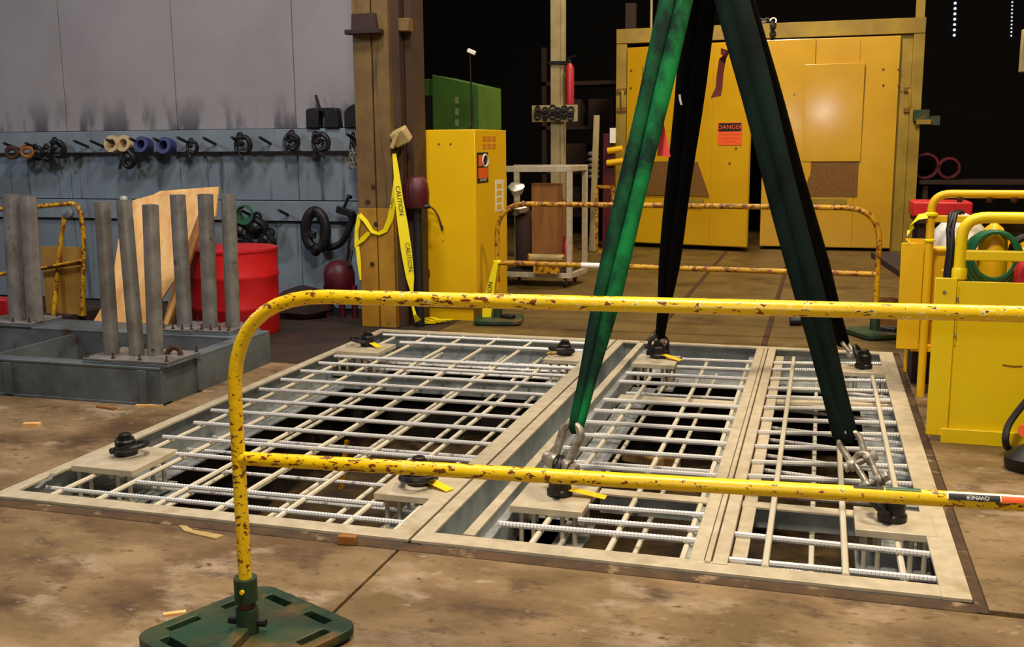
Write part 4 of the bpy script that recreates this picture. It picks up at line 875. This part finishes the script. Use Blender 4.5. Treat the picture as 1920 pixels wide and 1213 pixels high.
# right leaf closed
r0, r1 = yy(1430, 300, BY).x, pR-.3
rdr = MB().box(r0, r1, BY-.05, BY, .04, zt-.22).build('door', M['boothyellow'], bo, smooth=False, bevel=.004)
for px0, px1 in ((1430, 1521), (1522.5, 1603), (1604.5, 1697)):
    xa, xb = yy(px0, 300, BY).x, min(yy(px1, 300, BY).x, r1); wz = .024 if px0 == 1430 else 0; za, zb_ = .05, zt-.23   # the first sheet is warped a little
    pm = MB(); pm.add([(xa, BY-.05, za), (xb, BY-.05, za), (xb, BY-.05, zb_), (xa, BY-.05, zb_), (xa, BY-.062-wz, za), (xb, BY-.062, za), (xb, BY-.062-wz*1.5, zb_), (xa, BY-.062-wz*2.5, zb_)],
           [(0, 1, 2, 3), (7, 6, 5, 4), (0, 4, 5, 1), (1, 5, 6, 2), (2, 6, 7, 3), (3, 7, 4, 0)]); pm.build('door_panel', M['boothyellow'], rdr, smooth=False, bevel=.003)
h0, h1 = yy(1503, 303, BY-.1), yy(1622, 118, BY-.1)
hm = MB(); hm.prism([(h0.x, BY-.062, h0.z), (h0.x, BY-.088, h0.z), (h0.x, BY-.118, h1.z), (h0.x, BY-.062, h1.z)], (h1.x-h0.x, 0, 0)); hm.build('hood_sheet', M['boothyellow'], rdr, smooth=False, bevel=.004)
k0 = yy(1503, 368, BY-.1).z
MB().box(h0.x, h1.x-.02, BY-.075, BY-.062, k0, h0.z).build('filter_panel', M['boothbrown'], rdr)
MB().box(h0.x+.12, h1.x-.16, BY-.1, BY-.062, k0-.11, k0-.03).build('filter_sill', M['boothtrim'], rdr, bevel=.004)
hg = V((yy(1490, 180, BY).x, BY-.07, yy(1490, 178, BY).z)); MB().lathe(hg, [(.02, 0), (.02, .03)], 10, (0, -1, 0)).build('latch_knob', M['shackle'], rdr)
def handle(px, py0, py1, Y, par):
    a, c = yy(px, py0, Y), yy(px, py1, Y)
    MB().tube(fillet([a+V((-.06, .08, 0)), a+V((0, -.04, 0)), c+V((0, -.04, 0)), c+V((-.06, .08, 0))], .05, 4), .022, 8).build('pull_handle', M['boothtrim'], par)
    for q in (a, c): MB().box(q.x-.08, q.x+.05, Y-.03, Y+.0, q.z-.03, q.z+.03).build('handle_lug', M['boothbrown'], par)
handle(1168, 170, 205, BY-.05, bo); handle(1706, 168, 206, BY-.0, bo)
for px, py in ((1656, 130), (1685, 130), (1656, 160), (1685, 160)):
    MB().lathe(yy(px, py, BY-.062), [(.018, 0), (.014, .01)], 8, (0, -1, 0)).build('bolt', M['boothbrown'], rdr)
# danger sign on the left leaf
def leaf_pt(px, py, t):
    dd = _ray(px, py); o = H0+nn*t; k = (o-CP).dot(nn)/dd.dot(nn); return CP+dd*k
q0, q1 = leaf_pt(1347, 230, .014), leaf_pt(1391, 272, .014)
def leaf_rect(p0, p1, t, m, name, par):
    a, c = leaf_pt(*p0, .012), leaf_pt(*p1, .012); a2 = V((c.x, c.y, a.z)); c2 = V((a.x, a.y, c.z))
    return MB().prism([a, a2, c, c2], nn*t).build(name, m, par, smooth=False)
sgn = leaf_rect((1347, 230), (1391, 272), .006, M['orange'], 'danger_sign', ld)
leaf_rect((1348, 231), (1390, 246), .008, M['print'], 'sign_header', sgn)
letters('DANGER', leaf_pt(1369, 238.5, .022), e, (0, 0, 1), .062, M['orange'], sgn, .001, 1.05)
for i, py in enumerate((252, 259, 265.5)): letters(('KEEP DOORS CLOSED', 'AUTHORIZED', 'ONLY')[i] if False else '—'*(7, 6, 4)[i], leaf_pt(1369, py, .02), e, (0, 0, 1), .03, M['brownstrap'], sgn, .001)
leaf_rect((1244, 216), (1264, 246), .004, M['paper'], 'paper_notice', ld); leaf_rect((1247, 250), (1262, 274), .004, M['paper'], 'paper_notice', ld)
for px, py in ((1380, 278), (1368, 306), (1184, 132), (1183, 165)): MB().lathe(leaf_pt(px, py, .012), [(.018, 0), (.014, .01)], 8, nn).build('bolt', M['boothbrown'], ld)
st_ = thing('roof_posts', 'tan stub posts rising above the booth header', 'posts', (pR, BY, zt))
MB().box(pR-.13, pR-.02, BY-.02, BY+.06, zt, zt+1.2).build('post', M['boothtrim'], st_); MB().box(pL+.12, pL+.26, BY-.02, BY+.1, zt, zt+.35).build('post', M['darkbrown'], st_)
cdt = yy(1221, 40, BY); MB().cyl((cdt.x, BY, zt), (cdt.x, BY, zt+2), .018, 8).build('conduit', M['cream'], st_)
ht = thing('chain_on_header', 'dark chain bundle looped over the booth header', 'chain', yy(1435, 45, BY-.08))
for k in range(7):
    c = yy(1414+6*k, 37+2*(k % 2), BY); MB().tube(circ(V((c.x, BY-.02, zt+.03)), (1, 0, 0), (0, 1, .4) if k % 2 else (0, .3, 1), .04, 10), .013, 6, True).build('link', M['shackle'] if k % 3 == 0 else M['clampsteel'], ht)
for k in range(4): MB().tube(circ(V((yy(1450, 50, BY).x, BY-.09, zt-.03-.055*k)), (.4 if k % 2 else 1, 1 if k % 2 else .3, 0), (0, 0, 1), .034, 10), .012, 6, True).build('link', M['clampsteel'], ht)

# right of the booth, in the dark
rk = thing('dark_bench', 'dark workbench in the gloom right of the booth', 'bench', (1.9, 15.2, 0))
bz = yy(1720, 338, 15).z
MB().box(1.0+.25, 3.2, 14.9, 15.6, bz-.05, bz).build('top', M['darkbrown'], rk); MB().box(1.3, 1.36, 14.95, 15.5, 0, bz-.05).build('leg', M['darkbrown'], rk); MB().box(3.1, 3.16, 14.95, 15.5, 0, bz-.05).build('leg', M['darkbrown'], rk)
for i, (px, py, r) in enumerate(((1735, 300, .16), (1778, 316, .13))):
    c = yy(px, py, 15.2); b = MB()
    for k in range(3): b.tube(circ(V((c.x+.0, 15.1+.05*k, bz+r+.025)), (1, 0, 0), (0, 0, 1), r, 20), .022, 6, True)
    tag(b.build('hose_coil', M['burgundy'], loc=V((c.x, 15.15, bz))), ('larger red hose coil on the dim bench, next to the booth', 'smaller red hose coil on the dim bench, farther right')[i], 'hose')
c = yy(1727, 220, 14.9)
gb = thing('green_switch_box', 'small green switch box with pale plate on the right booth post', 'switch', c)
MB().box(c.x-.1, c.x+.1, 14.86, 14.94, c.z-.05, c.z+.1).build('box', M['greenbase'], gb, bevel=.006); MB().box(c.x-.06, c.x+.12, 14.84, 14.86, c.z-.09, c.z-.03).build('plate', M['boothtrim'], gb)
c = yy(1747, 226, 14.9); tag(MB().box(c.x-.09, c.x+.1, 14.88, 14.92, c.z-.06, c.z+.06).build('green_plate', M['greenbase'], loc=c), 'dim green plate sticking out right of the booth', 'plate')
c = yy(1916, 96, 12.0); tag(MB().box(c.x-.02, c.x+.3, 11.9, 12.0, yy(1916, 136, 12).z, yy(1916, 56, 12).z).build('beige_box', M['cream'], loc=c, bevel=.01), 'tall cream box on the dark wall at the right edge, high up', 'box')

# ---------------------------------------------------------------- steel skid with pipe stubs, left
sk = thing('steel_skid', 'low blue grey steel frame carrying upright grey pipes at left', 'steel frame', (-5, 5.7, 0))
SX, SY0, SY1 = -3.64, 5.068, 6.03
MB().box(-7.2, SX, SY0, SY0+.012, 0, .225).build('front_web', M['bluegrey'], sk)
MB().box(-7.2, SX, SY0-.004, SY0+.1, .213, .228).build('front_flange', M['bluegrey'], sk, bevel=.003)
MB().box(-7.2, SX, SY0-.01, SY0+.1, 0, .014).build('front_flange', M['bluegrey'], sk, bevel=.003)
MB().box(SX-.012, SX, SY0+.012, SY1+.3, 0, .213).build('side_web', M['bluegrey'], sk)
MB().box(SX-.1, SX, SY0+.1, SY1+.3, .213, .228).build('side_flange', M['bluegrey'], sk, bevel=.003)
MB().box(-7.2, SX-.012, SY1, SY1+.012, 0, .213).build('back_web', M['bluegrey'], sk)
MB().box(-7.2, SX-.1, SY1-.0, SY1+.36, .213, .228).build('back_flange', M['bluegrey'], sk, bevel=.003)
MB().box(-7.2, -7.19, SY0+.012, SY1, 0, .213).build('side_web', M['bluegrey'], sk)
MB().box(-5.02, -5.0, SY0+.012, SY1, .0, .2).build('inner_rib', M['bluegrey'], sk)
for x in (-4.74, -3.78): MB().box(x, x+.05, SY0-.02, SY0, .014, .21).build('stiffener', M['bluegrey'], sk)
MB().box(SX, SX+.02, 5.42, 5.47, .014, .21).build('stiffener', M['bluegrey'], sk)
def pad(x0, x1, y0, y1):
    MB().box(x0, x1, y0, y1, .228, .243).build('base_plate', M['bluegrey'], sk, bevel=.002); MB().box(x0+.005, x1-.005, y0+.004, y1, .246, .259).build('base_plate', M['pipe'], sk, bevel=.002)
    for i in range(4):
        x = x0+.02+(x1-x0-.04)*i/3
        for y in (y0+.025, y1-.025):
            MB().lathe((x, y, .259), [(.012, 0), (.012, .01), (.006, .012), (.006, .035)], 6).build('bolt', M['rust'], sk)
pad(-4.19, -3.60, 5.085, 5.44); pad(-4.33, -4.07, 6.05, 6.4); pad(-4.05, -3.80, 6.08, 6.45); pad(-5.85, -5.38, 6.02, 6.36)
def stub(b, t, r, cap=False):
    b = V(b); t = V(t); ax = (t-b).normalized()
    prof = [(r, 0), (r, (t-b).length), (r*.82, (t-b).length), (r*.82, (t-b).length-.12)]
    p = MB().lathe(b, prof, 18, ax).build('pipe', M['pipe'], sk)
    if cap: MB().lathe(t-ax*.11, [(r*.5, 0), (r*.5, .12), (r*.35, .13)], 16, ax).build('pipe_cap', M['galvweb'], p)
for (bp, tp, Y, r, cap) in (((210, 663), (191, 378), 5.15, .045, False), ((257, 665), (232, 374), 5.15, .045, True), ((292, 665), (282, 384), 5.15, .047, False),
                       ((347, 612), (333, 365), 6.3, .052, False), ((395, 613), (385, 364), 6.32, .052, False), ((437, 612), (428, 364), 6.36, .05, False), ((33, 600), (20, 365), 6.2, .057, False), ((66, 601), (52, 367), 6.22, .057, False)):
    b_ = fl_(bp[0], bp[1], .259); stub(b_, yy(tp[0], tp[1], b_.y+.0), r, cap)
tag(MB().tube(circ(fl_(325, 668, .25), (1, 0, 0), (0, .4, 1), .05, 14), .016, 8, True).build('shackle_ring', M['rust'], loc=fl_(325, 672, .22)), 'rusty ring on the front right corner of the pipe skid', 'ring')

# red drum, plywood, yellow trolley, behind the pipes
dr = thing('red_drum', 'big red plastic drum behind the right group of grey pipes', 'drum', (-4.52, 7.35, 0))
MB().lathe((-4.52, 7.35, 0), [(.335, 0), (.345, .02), (.345, .2), (.352, .215), (.352, .235), (.345, .25), (.348, .45), (.355, .465), (.355, .485), (.348, .5), (.348, .665), (.355, .672), (.355, .69), (.335, .695)], 36).build('shell', M['red'], dr)
MB().lathe((-4.52, 7.35, .68), [(.336, 0), (.336, .008), (.05, .01)], 32).build('lid', M['red'], dr)
c = fl_(465, 632); tag(MB().box(c.x-.09, c.x+.06, c.y-.03, c.y+.04, 0, .09).build('red_block', M['red'], loc=c, bevel=.008), 'small red block on the floor in front of the red drum', 'block')
pw = thing('plywood_sheet', 'light plywood sheet leaning behind the pipes beside the red drum', 'plywood', yy(270, 605, 6.7))
y0, y1 = 6.62, 7.05
PV = [yy(172, 608, y0), yy(208, 545, y0+.08), yy(222, 450, y0+.2), yy(250, 375, y0+.38), yy(287, 365, y0+.4), yy(300, 358, y1), yy(409, 350, y1), yy(403, 405, y0+.35), yy(330, 520, y0+.16), yy(268, 614, y0)]
MB().prism(PV, (0, .018, .0)).build('sheet', M['ply'], pw, smooth=False)
SV = [yy(304, 612, y0-.03), yy(328, 520, y0+.1), yy(372, 400, y0+.3), yy(385, 402, y0+.3), yy(345, 520, y0+.1), yy(318, 614, y0-.03)]
MB().prism(SV, (0, .03, 0)).build('shadow_strip', M['plybrown'], pw, smooth=False)  # brown strip standing in for the diagonal shadow along the sheet
tag(MB().bar(yy(310, 612, 6.55), yy(352, 500, 6.62), .045, .03).build('timber_batten', M['ply'], loc=yy(310, 612, 6.55)), 'slim timber batten leaning in front of the plywood sheet', 'timber')
ty = thing('yellow_trolley', 'old yellow tube trolley with an ochre board, behind the left pipes', 'trolley', yy(120, 590, 6.9))
Yt = 6.95
MB().tube(fillet([yy(-40, 395, Yt), yy(60, 388, Yt), yy(148, 380, Yt), yy(157, 440, Yt), yy(155, 592, Yt)], .09, 6), .018, 10).build('tube_frame', M['rustyellow'], ty)
MB().tube(fillet([yy(122, 395, Yt+.1), yy(112, 470, Yt+.05), yy(100, 592, Yt-.02)], .05, 4), .018, 10).build('tube_frame', M['rustyellow'], ty)
MB().cyl(yy(-40, 520, Yt), yy(155, 492, Yt), .016, 10).build('cross_tube', M['rustyellow'], ty); MB().cyl(yy(75, 503, Yt-.03), yy(155, 488, Yt-.03), .012, 10).build('cross_tube', M['rustyellow'], ty)
a, c = yy(78, 462, Yt+.06), yy(158, 592, Yt+.06); MB().box(a.x, c.x, Yt+.05, Yt+.09, c.z, a.z).build('board', M['cardboard'], ty)
a = yy(70, 590, Yt); MB().box(a.x-.9, a.x+.35, Yt-.05, Yt+.5, a.z-.08, a.z+.01).build('deck', M['darkbrown'], ty)
for x in (a.x-.7, a.x+.25): MB().lathe((x, Yt+.02, .075), [(.03, 0), (.075, .005), (.075, .04), (.03, .045)], 18, (0, 1, 0)).build('wheel', M['black'], ty)
tag(MB().box(yy(-60, 560, 6.85).x, yy(20, 560, 6.85).x, 6.8, 6.95, .0, yy(10, 560, 6.85).z).build('red_crate', M['red'], loc=(yy(-20, 590, 6.85).x, 6.87, 0), bevel=.01), 'red crate on the floor at the left edge behind the pipes', 'crate')
c = yy(130, 402, Yt-.05); tag(MB().lathe(c, [(.02, 0), (.05, .02), (.045, .05), (.02, .06)], 12, (.3, -1, .4)).build('grey_cap', M['bluegrey'], loc=c), 'pale grey cap hooked on the yellow trolley frame', 'cap')

# ---------------------------------------------------------------- clamps and coils on the wall rails
def wclamp(px, py, s, label, m=None, Y=WY-.16, rot=0):
    c = yy(px, py, Y); t = thing('beam_clamp', label, 'clamp', c, 'clamps and shackles hung on the wall pegs'); m = m or M['clampsteel']; R = Matrix.Rotation(rot, 3, 'Y')
    f = lambda x, y, z: c+R@V((x*s, y*s, z*s))
    MB().tube(fillet([f(-.05, 0, .06), f(.05, -.01, .065), f(.075, 0, 0), f(.045, 0, -.06), f(-.02, .0, -.05)], .03*s, 4), .022*s, 8).build('jaw', m, t)
    MB().tube(fillet([f(-.06, .02, .05), f(-.08, .02, -.01), f(-.05, .0, -.06)], .03*s, 4), .018*s, 8).build('arm', m, t)
    MB().cyl(f(-.04, 0, -.05), f(-.0, -.01, -.12), .012*s, 8).build('screw', m, t)
    MB().lathe(f(.0, -.03, .02), [(.03*s, 0), (.034*s, .01), (.02*s, .03)], 10, (0, -1, 0)).build('hub', m, t)
    MB().tube(circ(f(-.02, 0, .075), (1, 0, 0), (0, 0, 1), .024*s, 12), .009*s, 6, True).build('eye', m, t)
    return t
wclamp(455, 272, 1.1, 'dark clamp hanging on the wall rail, first to the right of the bare pegs', M['black'])
wclamp(546, 266, 1.0, 'brownish screw clamp on the wall rail below the two tall black plate clamps', None, rot=.4)
wclamp(601, 268, 1.1, 'rusty dark clamp on the wall rail just left of the hanging chain', M['clampsteel'], rot=-.3)
wclamp(360, 276, .8, 'small dark clamp on the wall rail right of the blue rolls', M['black'], rot=.2)
wclamp(108, 280, 1.1, 'dark clamp with a pale strap end on the far left of the wall rail', M['black'])
wclamp(240, 298, 1.1, 'black clamp hanging under the beige tape roll', M['black'], rot=.8)
def rollthing(px, py, r, wd, m, label, ax=(0, -1, .2)):
    c = yy(px, py, WY-.1); axv = V(ax).normalized()
    tag(MB().lathe(c, [(r*.55, 0), (r, 0), (r*1.02, wd*.1), (r*1.02, wd*.9), (r, wd), (r*.55, wd), (r*.55, 0)], 20, axv).build('tape_roll', m, loc=c), label, 'tape roll', 'rolls hung on the wall pegs')
rollthing(217, 272, .08, .07, M['rollbeige'], 'beige ring shaped roll hung on the wall rail, front one'); rollthing(238, 271, .078, .06, M['rollbeige'], 'beige roll just behind the front beige roll on the rail')
rollthing(276, 274, .075, .1, M['blue'], 'dark blue roll on the wall rail, left of two blue ones'); rollthing(318, 276, .078, .1, M['blue'], 'dark blue roll on the wall rail, right of two blue ones')
for i, (px, py, m) in enumerate(((22, 284, 'orange'), (50, 282, 'rustyellow'))):
    c = yy(px, py, WY-.2); b = MB()
    for k in range(3): b.tube(circ(c+V((.02*k, -.02*k, -.01*k)), (1, .2, 0), (0, 0, 1), .055, 14, rb=.045), .016, 6, True)
    tag(b.build('strap_coil', M['plybrown'] if i else M['rust'], loc=c), ('orange brown strap coil at the very left of the wall rail', 'ochre strap coil second from left on the wall rail')[i], 'strap coil')
for i, px in enumerate((70, 88)): wclamp(px, 288, .9, ('dark clamp beside the ochre strap coil on the wall rail', 'second dark clamp beside the ochre strap coil, further right')[i], M['black'], rot=.3*i)
ch = thing('hanging_chain', 'short pale chain hanging from the wall rail next to the column', 'chain', yy(662, 262, WY-.16))
for k in range(7):
    for sx in (-1, 1):
        c = yy(662+3.5*sx*min(1, k/2), 254+9.5*k, WY-.17); MB().tube(circ(c, (1, 0, 0) if k % 2 else (.3, 1, 0), (0, 0, 1), .015, 10, rb=.026), .0075, 6, True).build('link', M['shackle'] if k > 2 else M['clampsteel'], ch)
def plate_clamp(px0, px1, pyb, pyt, stem_px, stem_top, label, slot=True):
    Y = WY-.1; z0 = 1.642; t = thing('plate_clamp', label, 'clamp', yy((px0+px1)/2, pyb, Y))
    a, c = yy(px0, pyb, Y).x, yy(px1, pyb, Y).x; zt_ = yy(px0, pyt, Y).z; w = c-a
    if slot:
        lobes = [(a, a+w*.42), (a+w*.58, c)]
        for i, (l, r) in enumerate(lobes):
            MB().prism(fillet([(l, Y, z0), (l+(.01 if i else 0), Y, zt_-.01), (r-.0, Y, zt_), (r+(.02 if i else 0), Y, z0)], .03, 4), (0, .09, 0)).build('cheek', M['black'], t, bevel=.008)
        MB().box(a+w*.28, a+w*.72, Y+.01, Y+.08, zt_-.03, zt_-.002).build('bridge', M['black'], t)
    else: MB().prism(fillet([(a, Y, z0), (a+.005, Y, zt_-.04), (a+w*.5, Y, zt_), (c, Y, zt_+.02), (c, Y, z0)], .03, 4), (0, .09, 0)).build('cheek', M['black'], t, bevel=.008)
    p = yy(stem_px, stem_top, Y); q = yy(stem_px+8, pyt+2, Y); MB().cyl(q+V((0, .04, 0)), p+V((0, .04, 0)), .013, 10).build('lever', M['black'], t)
    return t
plate_clamp(574, 632, 240, 202, 588, 178, 'black two lobed plate clamp with lever standing on the wall rail')
plate_clamp(645, 669, 237, 198, 664, 168, 'black plate clamp with lever half hidden behind the column', False)
gcm = thing('lifting_clamp', 'big dark ring shaped lifting clamp on the lower wall rail', 'clamp', yy(595, 440, WY-.1))
c = yy(594, 432, WY-.12); MB().tube([c+V((.10*math.cos(q)*1.0, -.02, .17*math.sin(q))) for q in [D(-70)+D(310)*k/24 for k in range(25)]], [.04]*25, 10, rb=.05).build('ring_body', M['clampsteel'], gcm)
MB().obox(yy(585, 440, WY-.15), (.07, .05, .06), Matrix.Rotation(.2, 3, 'Y')).build('pivot_block', M['clampsteel'], gcm, bevel=.008)
MB().lathe(yy(593, 468, WY-.13), [(.05, 0), (.06, .02), (.03, .06)], 14, (0, -1, 0)).build('cam', M['black'], gcm)
MB().cyl(yy(600, 400, WY-.02), yy(598, 396, WY-.16), .015, 8).build('hanger', M['black'], gcm)
hc = thing('c_clamp', 'large black curved clamp arm with screw, lower wall rail by the column', 'clamp', yy(640, 430, WY-.1))
MB().tube(fillet([yy(664, 400, WY-.1), yy(655, 430, WY-.1), yy(640, 458, WY-.1), yy(615, 466, WY-.1)], .06, 6), .03, 10).build('arm', M['black'], hc)
MB().bar(yy(632, 392, WY-.12), yy(664, 402, WY-.12), .05, .06).build('screw_block', M['black'], hc, bevel=.006); MB().cyl(yy(641, 398, WY-.13), yy(655, 366, WY-.13), .014, 10).build('screw', M['black'], hc); MB().cyl(yy(652, 368, WY-.15), yy(658, 370, WY-.11), .018, 8).build('screw_knob', M['black'], hc)
MB().cyl(yy(655, 450, WY-.12), yy(651, 490, WY-.12), .012, 8).build('hook_rod', M['black'], hc)
gco = thing('cord_coil', 'dull green cord coil hung on the lower wall rail behind the pipes', 'coil', yy(462, 400, WY-.1))
c = yy(462, 398, WY-.13); b = MB()
for k in range(4): b.tube(circ(c+V((.0, -.015*k, -.008*k)), (1, 0, 0), (0, 0, 1), .06+.008*k, 18), .01, 6, True)
b.build('cord', M['greencoil'], gco)
for i, (px, py, s) in enumerate(((452, 440, 1.7), (478, 432, 1.6), (495, 452, 1.4))):
    wclamp(px, py, s, ('large black clamp below the green cord coil, left one', 'large black clamp below the green cord coil, middle one', 'black clamp below the green cord coil, right one')[i], M['black'], WY-.12, .5*i)

# burgundy machine low beside the column, dark bundle next to it
bm_ = thing('burgundy_machine', 'burgundy rounded machine on legs between the wall and the column', 'machine', fl_(640, 590))
c = yy(640, 520, 8.25)
MB().lathe(c+V((-.02, 0, -.1)), [(.12, -.04), (.135, -.01), (.138, .13), (.12, .2), (.07, .24), (.02, .25)], 20).build('housing', M['burgundy'], bm_)
for px in (612, 640, 664): MB().cyl(yy(px, 535, 8.2), V((yy(px, 535, 8.2).x, 8.2, 0)), .028, 10).build('leg', M['burgundy'], bm_)
MB().cyl(yy(655, 500, 8.2), yy(660, 470, 8.25), .012, 8).build('lever', M['black'], bm_)
o = MB(); c = V((yy(570, 575, 8.2).x, 8.2, 0)); o.lathe(c, [(.2, 0), (.26, .05), (.24, .14), (.15, .21), (.05, .25)], 16)
o = o.build('tarp_bundle', M['darkbrown'], loc=c)
for v in o.data.vertices: v.co += V((random.uniform(-.03, .03), random.uniform(-.02, .02), random.uniform(-.0, .02)))
tag(o, 'dark brown bundle on the floor between red drum and burgundy machine', 'bundle')

# ---------------------------------------------------------------- small litter
p = fl_(362, 996); q = fl_(400, 1003)
tag(MB().prism([fl_(335, 987), fl_(350, 988), fl_(362, 996), fl_(400, 1002), fl_(420, 1006), fl_(405, 1012), fl_(368, 1004), fl_(345, 997)], (0, 0, .006)).build('tape_scrap', M['beige'], loc=p), 'bent tan scrap lying by the front edge of the left panel', 'scrap')
tag(MB().strip([fl_(68, 915, .02), fl_(82, 903, .03), fl_(94, 898, .03), fl_(97, 888, .02)], V((.018, .008, 0)), .001).build('white_scrap', M['foil'], loc=fl_(82, 903, .0)), 'white plastic scrap caught at the near left corner of the left panel', 'scrap')
c = fl_(650, 1022); tag(MB().obox(c+V((0, .01, .018)), (.075, .03, .036), Matrix.Rotation(.1, 3, 'Z')).build('wood_block', M['plybrown'], loc=c, bevel=.004), 'small brown wood block at the front edge near the panel seam', 'block')
c = fl_(60, 798); tag(MB().obox(c+V((0, 0, .008)), (.09, .035, .016), Matrix.Rotation(.3, 3, 'Z')).build('wood_chip', M['ply'], loc=c), 'pale wood chip on the floor left of the pit', 'chip')
c = fl_(280, 762); tag(MB().obox(c+V((0, 0, .006)), (.16, .02, .01), Matrix.Rotation(.25, 3, 'Z')).build('wood_sliver', M['ply'], loc=c), 'pale wood sliver at the foot of the pipe skid', 'sliver')
c = fl_(200, 766); tag(MB().obox(c+V((0, 0, .006)), (.14, .03, .012), Matrix.Rotation(-.2, 3, 'Z')).build('wood_sliver', M['plybrown'], loc=c), 'brown wood sliver before the front web of the pipe skid', 'sliver')
c = fl_(328, 1152); tag(MB().obox(c+V((0, 0, .004)), (.07, .02, .008), Matrix.Rotation(.6, 3, 'Z')).build('wood_sliver', M['ply'], loc=c), 'pale sliver beside the green foot plate', 'sliver')
c = fl_(1250, 868, -.8); c.z = pit_z(c.x, c.y)+.05; tag(MB().obox(c, (.2, .09, .08), Matrix.Rotation(.1, 3, 'Z')).build('wood_block', M['woodblock'], loc=c, bevel=.004), 'ochre wood block lying in the pit under the right panel', 'block')
c = fl_(1205, 878, -.8); c.z = pit_z(c.x, c.y)+.05; tag(MB().obox(c, (.3, .08, .06), Matrix.Rotation(-.4, 3, 'Z')).build('wood_offcut', M['ply'], loc=c, bevel=.004), 'flat wood offcut in the pit beside the ochre block', 'offcut')
c = fl_(636, 910, -.8); c.z = pit_z(c.x, c.y)+.05; tag(MB().bar(c+V((0, 0, -.1)), c+V((.05, .05, .3)), .03, .03).build('yellow_stake', M['rustyellow'], loc=c), 'thin yellow stake standing in the pit under the left panel', 'stake')
g = fl_(1487, 610); tag(MB().lathe(g+V((-.03, 0, .03)), [(.03, 0), (.04, .02), (.035, .1), (.03, .16)], 12, (1, .1, .1)).build('black_fitting', M['black'], loc=g), 'black pipe fitting on the floor behind the pit, by the dark sling', 'fitting')
# tidy
for o in bpy.data.objects:
    if '_o' in o: del o['_o']
